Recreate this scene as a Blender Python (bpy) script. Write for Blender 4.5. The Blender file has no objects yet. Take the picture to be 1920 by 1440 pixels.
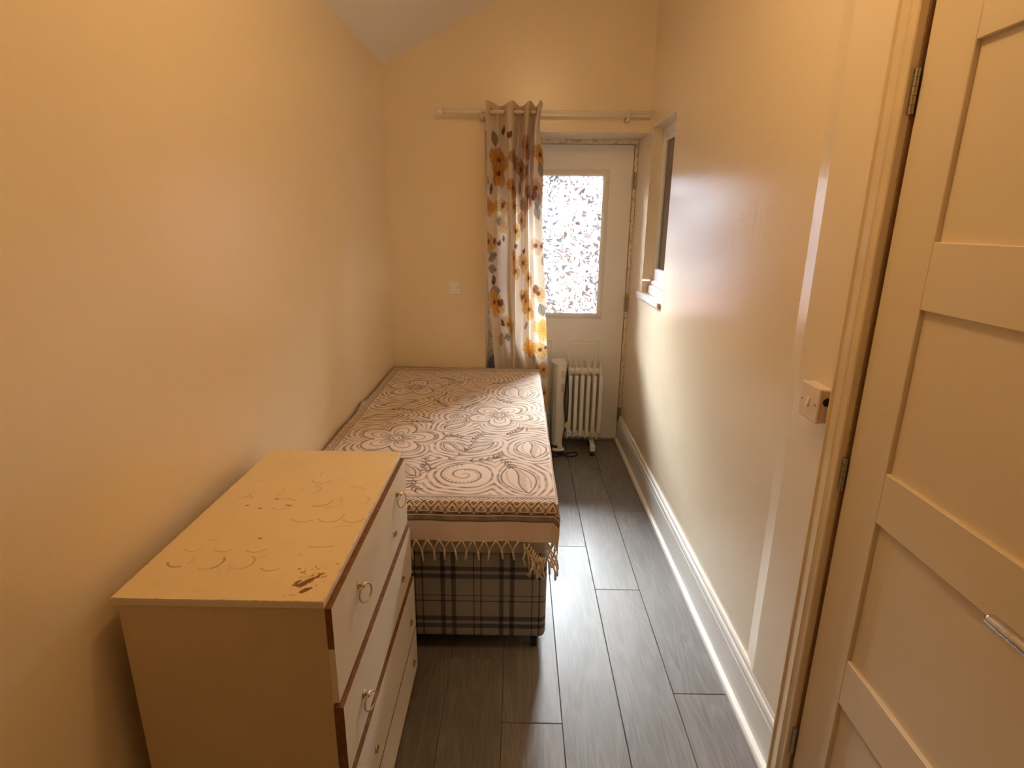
import bpy, bmesh, math, random
import numpy as np
from mathutils import Matrix, Vector

random.seed(7)
rng = np.random.default_rng(7)
scn = bpy.context.scene
COL = scn.collection
W = 1.5388            # room width (left wall x=0, right wall x=W); back wall y=0; floor z=0
ZC = 2.356            # left wall height; the ceiling rises to the right
SLOPE = 0.49
YF = -5.0            # wall behind the camera
DOORY = 0.3055        # face of the back door in its recess

# ------------------------------------------------------------------ camera
cam_d = bpy.data.cameras.new('camera')
cam_d.sensor_width = 36.0
cam_d.lens = 1063.55 / 1920 * 36
cam_d.clip_start = 0.02
cam = bpy.data.objects.new('camera', cam_d)
COL.objects.link(cam)
cam.matrix_world = Matrix(((0.99987, -0.013896, 0.008238, 0.790017),
                           (0.011724, 0.273346, -0.961844, -3.562347),
                           (0.011114, 0.961815, 0.273473, 1.508045),
                           (0, 0, 0, 1)))
scn.camera = cam

# ------------------------------------------------------------------ view, world, lamps
vs = scn.view_settings
vs.view_transform = 'Standard'
vs.look = 'None'
vs.gamma = 1.0
vs.use_curve_mapping = False
vs.exposure = 0.0
cy = scn.cycles
cy.use_denoising = True
cy.max_bounces = 10
cy.diffuse_bounces = 6
cy.glossy_bounces = 4
cy.transmission_bounces = 8
cy.transparent_max_bounces = 16
cy.sample_clamp_indirect = 9.0
cy.caustics_refractive = True
cy.caustics_reflective = False

# overcast sky: brighter overhead than at the horizon, the same all round
SKY = 760.0
wld = bpy.data.worlds.new('overcast_sky')
scn.world = wld
wld.use_nodes = True
nt = wld.node_tree
nt.nodes.clear()
o_ = nt.nodes.new('ShaderNodeOutputWorld')
bg = nt.nodes.new('ShaderNodeBackground')
tc = nt.nodes.new('ShaderNodeTexCoord')
sep = nt.nodes.new('ShaderNodeSeparateXYZ')
mr = nt.nodes.new('ShaderNodeMapRange')
mr.inputs['From Min'].default_value = 0.0
mr.inputs['From Max'].default_value = 1.0
mr.inputs['To Min'].default_value = SKY * 0.55
mr.inputs['To Max'].default_value = SKY * 1.3
bg.inputs['Color'].default_value = (0.90, 0.96, 1.0, 1)
nt.links.new(tc.outputs['Generated'], sep.inputs[0])
nt.links.new(sep.outputs['Z'], mr.inputs['Value'])
nt.links.new(mr.outputs['Result'], bg.inputs['Strength'])
nt.links.new(bg.outputs[0], o_.inputs['Surface'])

def light(name, kind, loc, energy, color, size=0.1, rot=(0, 0, 0)):
    d = bpy.data.lights.new(name, kind)
    d.energy = energy
    d.color = color
    if kind == 'POINT':
        d.shadow_soft_size = size
    o = bpy.data.objects.new(name, d)
    COL.objects.link(o)
    o.location = loc
    o.rotation_euler = rot
    return o

# the room's warm ceiling bulb, just above the frame
light('ceiling_bulb', 'POINT', (0.92, -2.34, 2.58), 15.4, (1.0, 0.64, 0.275), 0.05)

# sampling portal in the glazed door (gives no light of its own)
pd = bpy.data.lights.new('door_glazing_portal', 'AREA')
pd.shape = 'RECTANGLE'
pd.size = 0.50
pd.size_y = 0.90
pd.cycles.is_portal = True
po = bpy.data.objects.new('door_glazing_portal', pd)
COL.objects.link(po)
po.location = (1.087, 0.40, 1.36)
po.rotation_euler = (math.radians(-90), 0, 0)

# ------------------------------------------------------------------ node helpers
def new_mat(name):
    m = bpy.data.materials.new(name)
    m.use_nodes = True
    n = m.node_tree.nodes
    n.clear()
    out = n.new('ShaderNodeOutputMaterial')
    b = n.new('ShaderNodeBsdfPrincipled')
    m.node_tree.links.new(b.outputs[0], out.inputs['Surface'])
    return m, m.node_tree, b, out

def N(nt, t, **kw):
    n = nt.nodes.new(t)
    for k, v in kw.items():
        setattr(n, k, v)
    return n

def coords(nt, scale=(1, 1, 1)):
    tc = N(nt, 'ShaderNodeTexCoord')
    mp = N(nt, 'ShaderNodeMapping')
    mp.inputs['Scale'].default_value = scale
    nt.links.new(tc.outputs['Object'], mp.inputs['Vector'])
    return mp.outputs['Vector']

def noise(nt, vec, scale, detail=3.0, rough=0.5, dist=0.0):
    n = N(nt, 'ShaderNodeTexNoise')
    n.inputs['Scale'].default_value = scale
    n.inputs['Detail'].default_value = detail
    n.inputs['Roughness'].default_value = rough
    n.inputs['Distortion'].default_value = dist
    if vec is not None:
        nt.links.new(vec, n.inputs['Vector'])
    return n.outputs['Fac']

def ramp(nt, fac, stops, interp='LINEAR'):
    r = N(nt, 'ShaderNodeValToRGB')
    r.color_ramp.interpolation = interp
    e = r.color_ramp.elements
    while len(e) > 1:
        e.remove(e[-1])
    first = True
    for p, c in stops:
        if first:
            e[0].position = p
            el = e[0]
            first = False
        else:
            el = e.new(p)
        el.color = tuple(c) + (1,) if len(c) == 3 else c
    nt.links.new(fac, r.inputs['Fac'])
    return r.outputs['Color']

def mixc(nt, fac, a, b, mode='MIX'):
    m = N(nt, 'ShaderNodeMix', data_type='RGBA', blend_type=mode)
    for sock, v in ((m.inputs[0], fac), (m.inputs[6], a), (m.inputs[7], b)):
        if isinstance(v, (int, float)):
            sock.default_value = v
        elif isinstance(v, tuple):
            sock.default_value = v + (1,) if len(v) == 3 else v
        else:
            nt.links.new(v, sock)
    return m.outputs[2]

def bump(nt, b, height, strength=0.2, dist=0.01):
    bp = N(nt, 'ShaderNodeBump')
    bp.inputs['Strength'].default_value = strength
    bp.inputs['Distance'].default_value = dist
    nt.links.new(height, bp.inputs['Height'])
    nt.links.new(bp.outputs[0], b.inputs['Normal'])
    return bp

def paint(name, col, rough=0.5, spec=0.5, var=0.04, vscale=3.0, bstr=0.06, bscale=(60, 60, 60), dirt=None):
    m, nt, b, out = new_mat(name)
    v = coords(nt)
    f = noise(nt, v, vscale, 4)
    lo = tuple(c * (1 - var) for c in col)
    hi = tuple(min(1, c * (1 + var)) for c in col)
    c = ramp(nt, f, [(0.3, lo), (0.7, hi)])
    if dirt:
        dcol, dscale, dlo, dhi = dirt
        f2 = noise(nt, coords(nt), dscale, 5, 0.65)
        k = ramp(nt, f2, [(dlo, (0, 0, 0)), (dhi, (1, 1, 1))])
        c = mixc(nt, k, c, dcol)
    nt.links.new(c, b.inputs['Base Color'])
    b.inputs['Roughness'].default_value = rough
    b.inputs['Specular IOR Level'].default_value = spec
    if bstr:
        h = noise(nt, coords(nt, bscale), 1.0, 3)
        bump(nt, b, h, bstr, 0.004)
    return m

def metal(name, col, rough=0.3):
    m, nt, b, out = new_mat(name)
    f = noise(nt, coords(nt), 40, 3)
    r = ramp(nt, f, [(0.3, (rough * 0.8,) * 3), (0.7, (min(1, rough * 1.3),) * 3)])
    nt.links.new(r, b.inputs['Roughness'])
    b.inputs['Base Color'].default_value = col + (1,)
    b.inputs['Metallic'].default_value = 1.0
    return m

# ------------------------------------------------------------------ materials
CREAM = (0.84, 0.715, 0.53)
M = {}
M['wall'] = paint('cream_matt_wall_paint', CREAM, 0.29, 0.70, 0.02, 1.5, 0.05, (90, 90, 90))
M['wall_sat'] = paint('cream_satin_wall_paint', CREAM, 0.235, 0.85, 0.02, 1.5, 0.20, (22, 22, 2.0))
M['ceil'] = paint('white_ceiling_paint', (0.88, 0.86, 0.85), 0.8, 0.2, 0.02, 2, 0.05)
M['trim'] = paint('white_gloss_trim_paint', (0.84, 0.82, 0.78), 0.28, 0.5, 0.02, 4, 0.02)
M['frame_old'] = paint('worn_white_frame_paint', (0.82, 0.76, 0.66), 0.4, 0.4, 0.03, 5, 0.04,
                       dirt=((0.52, 0.45, 0.36), 34.0, 0.50, 0.60))
M['archi'] = paint('cream_gloss_door_frame_paint', (0.74, 0.60, 0.40), 0.38, 0.4, 0.05, 8, 0.05, (50, 50, 5))
M['door_in'] = paint('off_white_satin_door_paint', (0.74, 0.62, 0.45), 0.45, 0.35, 0.02, 3, 0.06, (120, 120, 40))
M['door_out'] = paint('white_moulded_door_skin', (0.88, 0.87, 0.86), 0.4, 0.4, 0.02, 3, 0.02)
M['upvc'] = paint('white_plastic_frame', (0.86, 0.87, 0.88), 0.25, 0.5, 0.01, 3, 0)
M['plastic'] = paint('cream_white_plastic', (0.78, 0.72, 0.62), 0.35, 0.5, 0.01, 3, 0)
M['plastic_pink'] = paint('aged_white_switch_plastic', (0.80, 0.66, 0.55), 0.35, 0.5, 0.02, 12, 0)
M['tile'] = paint('white_glazed_sill_tile', (0.87, 0.87, 0.85), 0.15, 0.5, 0.02, 20, 0)
M['dark'] = paint('dark_gap', (0.03, 0.02, 0.015), 0.9, 0.1, 0.02, 3, 0)
M['black'] = paint('black_rubber', (0.018, 0.018, 0.02), 0.5, 0.4, 0.05, 9, 0)
M['shadow_gap'] = paint('gap_shade_door_lining', (0.30, 0.165, 0.07), 0.8, 0.2, 0.1, 20, 0.1)  # brown darkens the hinge-side gap; its shade is put into the colour
M['steel'] = metal('dull_steel', (0.42, 0.38, 0.32), 0.42)
M['nickel'] = metal('satin_nickel', (0.66, 0.60, 0.52), 0.28)
M['brass'] = metal('tarnished_brass', (0.60, 0.50, 0.32), 0.35)
M['bare_wood'] = paint('bare_brown_chipboard_edge', (0.19, 0.085, 0.035), 0.7, 0.25, 0.25, 60, 0.1)
M['heater'] = paint('cream_enamel_heater', (0.72, 0.68, 0.60), 0.32, 0.5, 0.01, 3, 0)
M['heater_grey'] = paint('warm_grey_plastic_vent', (0.45, 0.38, 0.28), 0.5, 0.4, 0.05, 30, 0)
M['yellow'] = paint('yellow_paper_tag', (0.75, 0.62, 0.12), 0.7, 0.2, 0.03, 9, 0)
M['blue_cloth'] = paint('blue_grey_cloth', (0.16, 0.19, 0.30), 0.9, 0.1, 0.1, 40, 0.2)
M['bottle'] = paint('grey_blue_bottle_plastic', (0.20, 0.25, 0.32), 0.2, 0.5, 0.05, 20, 0)
M['pole'] = paint('white_enamel_pole', (0.82, 0.76, 0.68), 0.3, 0.5, 0.01, 5, 0)
M['sheet'] = paint('pale_mattress_ticking', (0.50, 0.41, 0.32), 0.9, 0.1, 0.05, 30, 0.15)
M['fringe'] = paint('cream_cotton_cord', (0.66, 0.56, 0.44), 0.95, 0.05, 0.06, 80, 0.2)
M['render'] = paint('pale_rendered_wall', (0.155, 0.19, 0.22), 0.9, 0.1, 0.05, 2, 0)
M['yard'] = paint('grey_concrete_yard', (0.03, 0.029, 0.028), 0.9, 0.1, 0.1, 3, 0)

def mk_brick():
    m, nt, b, out = new_mat('red_pink_brickwork')
    v = coords(nt)
    br = N(nt, 'ShaderNodeTexBrick')
    br.inputs['Scale'].default_value = 1.0
    br.inputs['Brick Width'].default_value = 0.225
    br.inputs['Row Height'].default_value = 0.075
    br.inputs['Mortar Size'].default_value = 0.008
    br.inputs['Color1'].default_value = (0.20, 0.110, 0.097, 1)
    br.inputs['Color2'].default_value = (0.235, 0.135, 0.118, 1)
    br.inputs['Mortar'].default_value = (0.24, 0.19, 0.175, 1)
    mp = N(nt, 'ShaderNodeMapping')
    mp.inputs['Rotation'].default_value = (math.radians(90), 0, 0)
    nt.links.new(v, mp.inputs['Vector'])
    nt.links.new(mp.outputs[0], br.inputs['Vector'])
    nt.links.new(br.outputs['Color'], b.inputs['Base Color'])
    b.inputs['Roughness'].default_value = 0.9
    return m
M['brick'] = mk_brick()

def mk_glass():
    m, nt, b, out = new_mat('obscure_patterned_glass')
    nt.nodes.remove(b)
    v = coords(nt)
    n1 = N(nt, 'ShaderNodeTexNoise')
    n1.inputs['Scale'].default_value = 14
    n1.inputs['Detail'].default_value = 2
    nt.links.new(v, n1.inputs['Vector'])
    add = N(nt, 'ShaderNodeMix', data_type='VECTOR')
    add.inputs[0].default_value = 0.10
    nt.links.new(v, add.inputs[4])
    nt.links.new(n1.outputs['Color'], add.inputs[5])
    vo = N(nt, 'ShaderNodeTexVoronoi', feature='SMOOTH_F1')
    vo.inputs['Scale'].default_value = 52
    vo.inputs['Smoothness'].default_value = 0.6
    nt.links.new(add.outputs[1], vo.inputs['Vector'])
    n2 = noise(nt, add.outputs[1], 85, 2, 0.5, 1.2)
    hh = N(nt, 'ShaderNodeMath', operation='MULTIPLY_ADD')
    nt.links.new(vo.outputs['Distance'], hh.inputs[0])
    hh.inputs[1].default_value = 0.8
    nt.links.new(n2, hh.inputs[2])
    bp = N(nt, 'ShaderNodeBump')
    bp.inputs['Strength'].default_value = 1.0
    bp.inputs['Distance'].default_value = 0.012
    nt.links.new(hh.outputs[0], bp.inputs['Height'])
    tr = N(nt, 'ShaderNodeBsdfTransparent')
    tr.inputs['Color'].default_value = (0.97, 0.98, 0.98, 1)
    rf = N(nt, 'ShaderNodeBsdfRefraction')
    rf.inputs['IOR'].default_value = 1.42
    rf.inputs['Roughness'].default_value = 0.03
    nt.links.new(bp.outputs[0], rf.inputs['Normal'])
    mx = N(nt, 'ShaderNodeMixShader')
    mx.inputs[0].default_value = 0.25
    nt.links.new(tr.outputs[0], mx.inputs[1])
    nt.links.new(rf.outputs[0], mx.inputs[2])
    gl = N(nt, 'ShaderNodeBsdfGlossy')
    gl.inputs['Roughness'].default_value = 0.1
    nt.links.new(bp.outputs[0], gl.inputs['Normal'])
    fr = N(nt, 'ShaderNodeFresnel')
    fr.inputs['IOR'].default_value = 1.45
    mx2 = N(nt, 'ShaderNodeMixShader')
    nt.links.new(fr.outputs[0], mx2.inputs[0])
    nt.links.new(mx.outputs[0], mx2.inputs[1])
    nt.links.new(gl.outputs[0], mx2.inputs[2])
    # raised flake pattern: ground, milky ridges that scatter room light
    n3 = noise(nt, add.outputs[1], 19, 2, 0.5, 2.4)
    rid = N(nt, 'ShaderNodeMath', operation='SUBTRACT')
    nt.links.new(n3, rid.inputs[0])
    rid.inputs[1].default_value = 0.5
    rab = N(nt, 'ShaderNodeMath', operation='ABSOLUTE')
    nt.links.new(rid.outputs[0], rab.inputs[0])
    gate = noise(nt, v, 24, 2, 0.5, 0.5)
    msk = ramp(nt, rab.outputs[0], [(0.0, (1, 1, 1)), (0.056, (1, 1, 1)), (0.066, (0, 0, 0))])
    gk = ramp(nt, gate, [(0.34, (0, 0, 0)), (0.38, (1, 1, 1))])
    vein = mixc(nt, 1.0, msk, gk, 'MULTIPLY')
    dfg = N(nt, 'ShaderNodeBsdfDiffuse')
    dfg.inputs['Color'].default_value = (0.66, 0.78, 0.95, 1)
    mx3 = N(nt, 'ShaderNodeMixShader')
    vm = N(nt, 'ShaderNodeMath', operation='MULTIPLY')
    nt.links.new(vein, vm.inputs[0])
    vm.inputs[1].default_value = 0.98
    nt.links.new(vm.outputs[0], mx3.inputs[0])
    nt.links.new(mx2.outputs[0], mx3.inputs[1])
    nt.links.new(dfg.outputs[0], mx3.inputs[2])
    nt.links.new(mx3.outputs[0], out.inputs['Surface'])
    return m
M['obscure'] = mk_glass()

def mk_dark_glass():
    m, nt, b, out = new_mat('dark_window_glass')
    b.inputs['Base Color'].default_value = (0.045, 0.035, 0.028, 1)
    f = noise(nt, coords(nt), 6, 2)
    r = ramp(nt, f, [(0.3, (0.08,) * 3), (0.7, (0.16,) * 3)])
    nt.links.new(r, b.inputs['Roughness'])
    return m
M['dark_glass'] = mk_dark_glass()

def mk_plank():
    m, nt, b, out = new_mat('grey_oak_laminate')
    tc = N(nt, 'ShaderNodeTexCoord')
    oi = N(nt, 'ShaderNodeObjectInfo')
    mul = N(nt, 'ShaderNodeMath', operation='MULTIPLY')
    mul.inputs[1].default_value = 37.0
    nt.links.new(oi.outputs['Random'], mul.inputs[0])
    cmb = N(nt, 'ShaderNodeCombineXYZ')
    nt.links.new(mul.outputs[0], cmb.inputs['X'])
    nt.links.new(mul.outputs[0], cmb.inputs['Y'])
    ad = N(nt, 'ShaderNodeVectorMath', operation='ADD')
    nt.links.new(tc.outputs['Object'], ad.inputs[0])
    nt.links.new(cmb.outputs[0], ad.inputs[1])
    def mp(scale):
        q = N(nt, 'ShaderNodeMapping')
        q.inputs['Scale'].default_value = scale
        nt.links.new(ad.outputs[0], q.inputs['Vector'])
        return q.outputs[0]
    # cathedral grain: rings of a distorted noise stretched along the board
    g1 = noise(nt, mp((9, 1.1, 1)), 1.0, 2, 0.5, 0.3)
    rings = N(nt, 'ShaderNodeMath', operation='MULTIPLY')
    rings.inputs[1].default_value = 70.0
    nt.links.new(g1, rings.inputs[0])
    sn = N(nt, 'ShaderNodeMath', operation='SINE')
    nt.links.new(rings.outputs[0], sn.inputs[0])
    fine = noise(nt, mp((260, 7, 1)), 1.0, 4, 0.6)
    patch = noise(nt, mp((5, 1.6, 1)), 1.0, 3, 0.5, 0.4)
    base = ramp(nt, patch, [(0.25, (0.135, 0.120, 0.111)), (0.5, (0.175, 0.160, 0.150)), (0.75, (0.225, 0.208, 0.197))])
    r1 = ramp(nt, sn.outputs[0], [(0.0, (0.86, 0.855, 0.85)), (0.5, (1, 1, 1)), (1.0, (1.09, 1.09, 1.09))])
    c = mixc(nt, 0.7, base, r1, 'MULTIPLY')
    r2 = ramp(nt, fine, [(0.3, (0.62, 0.60, 0.59)), (0.6, (1.12, 1.12, 1.12))])
    c = mixc(nt, 0.8, c, r2, 'MULTIPLY')
    # knots
    vo = N(nt, 'ShaderNodeTexVoronoi', feature='F1')
    vo.inputs['Scale'].default_value = 1.0
    nt.links.new(mp((6, 2.6, 1)), vo.inputs['Vector'])
    k = ramp(nt, vo.outputs['Distance'], [(0.03, (0.45, 0.42, 0.40)), (0.09, (1, 1, 1))])
    c = mixc(nt, 0.8, c, k, 'MULTIPLY')
    tone = ramp(nt, oi.outputs['Random'], [(0, (0.92, 0.91, 0.90)), (1, (1.06, 1.05, 1.05))])
    c = mixc(nt, 1.0, c, tone, 'MULTIPLY')
    nt.links.new(c, b.inputs['Base Color'])
    b.inputs['Specular IOR Level'].default_value = 0.5
    rr = ramp(nt, patch, [(0.3, (0.40,) * 3), (0.7, (0.52,) * 3)])
    nt.links.new(rr, b.inputs['Roughness'])
    bump(nt, b, fine, 0.12, 0.002)
    return m
M['plank'] = mk_plank()

def mk_attr_cloth(name, cream, ink, trans=0.0):
    """two-colour print: float attribute 'ink' on the cloth picks the dye"""
    m, nt, b, out = new_mat(name)
    at = N(nt, 'ShaderNodeAttribute', attribute_name='ink')
    f = noise(nt, coords(nt), 420, 2)
    weave = ramp(nt, f, [(0.3, (0.93, 0.93, 0.93)), (0.7, (1.05, 1.05, 1.05))])
    blot = ramp(nt, noise(nt, coords(nt), 5, 3), [(0.3, (0.95, 0.94, 0.93)), (0.7, (1.03, 1.03, 1.03))])
    c = mixc(nt, at.outputs['Fac'], cream, ink)
    c = mixc(nt, 1.0, c, weave, 'MULTIPLY')
    c = mixc(nt, 1.0, c, blot, 'MULTIPLY')
    nt.links.new(c, b.inputs['Base Color'])
    b.inputs['Roughness'].default_value = 0.9
    b.inputs['Specular IOR Level'].default_value = 0.15
    b.inputs['Sheen Weight'].default_value = 0.1
    bump(nt, b, f, 0.15, 0.001)
    return m
M['spread'] = mk_attr_cloth('block_printed_cotton', (0.74, 0.61, 0.52), (0.075, 0.042, 0.028))

def mk_curtain():
    m, nt, b, out = new_mat('floral_printed_curtain_cloth')
    at = N(nt, 'ShaderNodeAttribute', attribute_name='dye')
    f = noise(nt, coords(nt), 300, 2)
    weave = ramp(nt, f, [(0.3, (0.95, 0.95, 0.95)), (0.7, (1.03, 1.03, 1.03))])
    c = mixc(nt, 1.0, at.outputs['Color'], weave, 'MULTIPLY')
    df = N(nt, 'ShaderNodeBsdfDiffuse')
    tl = N(nt, 'ShaderNodeBsdfTranslucent')
    nt.links.new(c, df.inputs['Color'])
    nt.links.new(c, tl.inputs['Color'])
    mx = N(nt, 'ShaderNodeMixShader')
    mx.inputs[0].default_value = 0.27
    nt.links.new(df.outputs[0], mx.inputs[1])
    nt.links.new(tl.outputs[0], mx.inputs[2])
    nt.nodes.remove(b)
    nt.links.new(mx.outputs[0], out.inputs['Surface'])
    return m
M['curtain'] = mk_curtain()

def mk_wear(name, col, dark, rough, spec, stain=None):
    """painted board with an 'ink' attribute for chips and scratches down to the brown wood"""
    m, nt, b, out = new_mat(name)
    at = N(nt, 'ShaderNodeAttribute', attribute_name='ink')
    f = noise(nt, coords(nt), 7, 4)
    c = ramp(nt, f, [(0.3, tuple(x * 0.97 for x in col)), (0.7, tuple(x * 1.03 for x in col))])
    c = mixc(nt, at.outputs['Fac'], c, dark)
    nt.links.new(c, b.inputs['Base Color'])
    b.inputs['Roughness'].default_value = rough
    b.inputs['Specular IOR Level'].default_value = spec
    h = noise(nt, coords(nt, (70, 70, 70)), 1.0, 3)
    bump(nt, b, h, 0.08, 0.003)
    return m
M['top'] = mk_wear('worn_cream_painted_top', (0.80, 0.63, 0.37), (0.20, 0.075, 0.025), 0.5, 0.35)
M['carcass'] = paint('cream_painted_chest_side', (0.66, 0.52, 0.35), 0.5, 0.35, 0.04, 6, 0.08, (70, 70, 70))
M['drawer'] = paint('off_white_painted_drawer_front', (0.76, 0.68, 0.57), 0.45, 0.4, 0.03, 6, 0.06, (60, 60, 60),
                    dirt=((0.30, 0.15, 0.08), 30.0, 0.735, 0.75))

def mk_plaid():
    m, nt, b, out = new_mat('grey_blue_plaid_divan_fabric')
    tc = N(nt, 'ShaderNodeTexCoord')
    ge = N(nt, 'ShaderNodeNewGeometry')
    s = N(nt, 'ShaderNodeSeparateXYZ')
    nt.links.new(tc.outputs['Object'], s.inputs[0])
    sn = N(nt, 'ShaderNodeSeparateXYZ')
    nt.links.new(ge.outputs['Normal'], sn.inputs[0])
    ab = N(nt, 'ShaderNodeMath', operation='ABSOLUTE')
    nt.links.new(sn.outputs['X'], ab.inputs[0])
    gt = N(nt, 'ShaderNodeMath', operation='GREATER_THAN')
    nt.links.new(ab.outputs[0], gt.inputs[0])
    gt.inputs[1].default_value = 0.75
    # along-face coordinate: x on the ends, y on the long sides
    yy = N(nt, 'ShaderNodeMath', operation='MULTIPLY_ADD')
    nt.links.new(s.outputs['Y'], yy.inputs[0])
    yy.inputs[1].default_value = -1.0
    yy.inputs[2].default_value = -0.93
    mx = N(nt, 'ShaderNodeMix', data_type='FLOAT')
    nt.links.new(gt.outputs[0], mx.inputs[0])
    nt.links.new(s.outputs['X'], mx.inputs[2])
    nt.links.new(yy.outputs[0], mx.inputs[3])
    def wrap(sock, period, off):
        a = N(nt, 'ShaderNodeMath', operation='ADD')
        nt.links.new(sock, a.inputs[0])
        a.inputs[1].default_value = off
        w = N(nt, 'ShaderNodeMath', operation='PINGPONG') if False else N(nt, 'ShaderNodeMath', operation='WRAP')
        nt.links.new(a.outputs[0], w.inputs[0])
        w.inputs[1].default_value = period
        w.inputs[2].default_value = 0.0
        d = N(nt, 'ShaderNodeMath', operation='DIVIDE')
        nt.links.new(w.outputs[0], d.inputs[0])
        d.inputs[1].default_value = period
        return d.outputs[0]
    def stripes(fac, period, items):
        st = [(0.0, (1, 1, 1))]
        for c, w, v in items:
            st.append(((c - w / 2) / period, v))
            st.append(((c + w / 2) / period, (1, 1, 1)))
        return ramp(nt, fac, st, 'CONSTANT')
    navy = (0.34, 0.36, 0.44)
    thin = (0.38, 0.28, 0.27)
    u = wrap(mx.outputs[0], 0.207, 0.207 * 12 - 0.6608 + 0.05)
    cx = stripes(u, 0.207, [(0.0373, 0.0046, thin), (0.0627, 0.0046, thin), (0.1345, 0.0165, navy), (0.1725, 0.0165, navy)])
    v2 = wrap(s.outputs['Z'], 0.40, 0.0)
    cz = stripes(v2, 0.40, [(0.1056, 0.018, navy), (0.137, 0.018, navy), (0.209, 0.0045, thin), (0.232, 0.0045, thin),
                            (0.310, 0.018, navy), (0.341, 0.018, navy)])
    c = mixc(nt, 1.0, cx, cz, 'MULTIPLY')
    c = mixc(nt, 1.0, c, (0.32, 0.295, 0.275), 'MULTIPLY')
    f = noise(nt, coords(nt), 350, 2)
    wv2 = ramp(nt, f, [(0.3, (0.85, 0.85, 0.85)), (0.7, (1.1, 1.1, 1.1))])
    c = mixc(nt, 1.0, c, wv2, 'MULTIPLY')
    nt.links.new(c, b.inputs['Base Color'])
    b.inputs['Roughness'].default_value = 0.9
    b.inputs['Specular IOR Level'].default_value = 0.1
    bump(nt, b, f, 0.2, 0.001)
    return m
M['plaid'] = mk_plaid()

# ------------------------------------------------------------------ object helpers
def link(name, me, m=None, parent=None):
    o = bpy.data.objects.new(name, me)
    COL.objects.link(o)
    if m is not None:
        for k in (m if isinstance(m, (list, tuple)) else [m]):
            me.materials.append(M[k] if isinstance(k, str) else k)
    if parent is not None:
        o.parent = parent
    return o

def obj(name, bm, m, parent=None, smooth=False):
    me = bpy.data.meshes.new(name)
    bmesh.ops.recalc_face_normals(bm, faces=bm.faces)
    bm.to_mesh(me)
    bm.free()
    if smooth:
        me.polygons.foreach_set('use_smooth', [True] * len(me.polygons))
    return link(name, me, m, parent)

def empty(name, loc=(0, 0, 0)):
    o = bpy.data.objects.new(name, None)
    o.empty_display_size = 0.05
    COL.objects.link(o)
    return o

def tag(o, label=None, cat=None, group=None, kind=None):
    if label: o['label'] = label
    if cat: o['category'] = cat
    if group: o['group'] = group
    if kind: o['kind'] = kind
    return o

def BM(): return bmesh.new()

def box(bm, x0, x1, y0, y1, z0, z1, bev=0.0, seg=1):
    vs_ = [bm.verts.new(p) for p in ((x0, y0, z0), (x1, y0, z0), (x1, y1, z0), (x0, y1, z0),
                                     (x0, y0, z1), (x1, y0, z1), (x1, y1, z1), (x0, y1, z1))]
    fs = [bm.faces.new([vs_[i] for i in f]) for f in ((0, 3, 2, 1), (4, 5, 6, 7), (0, 1, 5, 4), (1, 2, 6, 5), (2, 3, 7, 6), (3, 0, 4, 7))]
    if bev > 0:
        es = list({e for f in fs for e in f.edges})
        bmesh.ops.bevel(bm, geom=es, offset=bev, segments=seg, affect='EDGES', profile=0.5)
    return bm

def tube(bm, pts, r, n=8, cap=True):
    pts = [Vector(p) for p in pts]
    rs = r if isinstance(r, (list, tuple)) else [r] * len(pts)
    rings = []
    prev = None
    for i, p in enumerate(pts):
        t = (pts[min(i + 1, len(pts) - 1)] - pts[max(i - 1, 0)]).normalized()
        if prev is None:
            a = t.orthogonal().normalized()
        else:
            a = (prev - t * prev.dot(t))
            a = a.normalized() if a.length > 1e-6 else t.orthogonal().normalized()
        prev = a
        b_ = t.cross(a)
        rings.append([bm.verts.new(p + (a * math.cos(2 * math.pi * k / n) + b_ * math.sin(2 * math.pi * k / n)) * rs[i]) for k in range(n)])
    for i in range(len(rings) - 1):
        for k in range(n):
            bm.faces.new((rings[i][k], rings[i][(k + 1) % n], rings[i + 1][(k + 1) % n], rings[i + 1][k]))
    if cap:
        bm.faces.new(rings[0][::-1])
        bm.faces.new(rings[-1])
    return bm

def torus(bm, c, axis, R, r, n=28, k=8, arc=2 * math.pi, start=0.0):
    axis = Vector(axis).normalized()
    a = Vector((0, 0, 1)) if abs(axis.z) < 0.9 else Vector((1, 0, 0))
    a = (a - axis * a.dot(axis)).normalized()
    b_ = axis.cross(a)
    c = Vector(c)
    closed = arc > 6.28
    rings = []
    cnt = n if closed else n + 1
    for i in range(cnt):
        t = start + arc * i / n
        d = a * math.cos(t) + b_ * math.sin(t)
        rings.append([bm.verts.new(c + d * (R + r * math.cos(2 * math.pi * j / k)) + axis * r * math.sin(2 * math.pi * j / k)) for j in range(k)])
    for i in range(cnt if closed else cnt - 1):
        A, B = rings[i], rings[(i + 1) % cnt]
        for j in range(k):
            bm.faces.new((A[j], A[(j + 1) % k], B[(j + 1) % k], B[j]))
    return bm

def prism(bm, prof, p0, ex, ey, d):
    """profile [(u,v)] in axes ex, ey at p0, extruded along vector d"""
    p0, ex, ey, d = Vector(p0), Vector(ex), Vector(ey), Vector(d)
    A = [bm.verts.new(p0 + ex * u + ey * v) for u, v in prof]
    B = [bm.verts.new(p0 + ex * u + ey * v + d) for u, v in prof]
    n = len(prof)
    for i in range(n):
        bm.faces.new((A[i], A[(i + 1) % n], B[(i + 1) % n], B[i]))
    bm.faces.new(A[::-1])
    bm.faces.new(B)
    return bm

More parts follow.
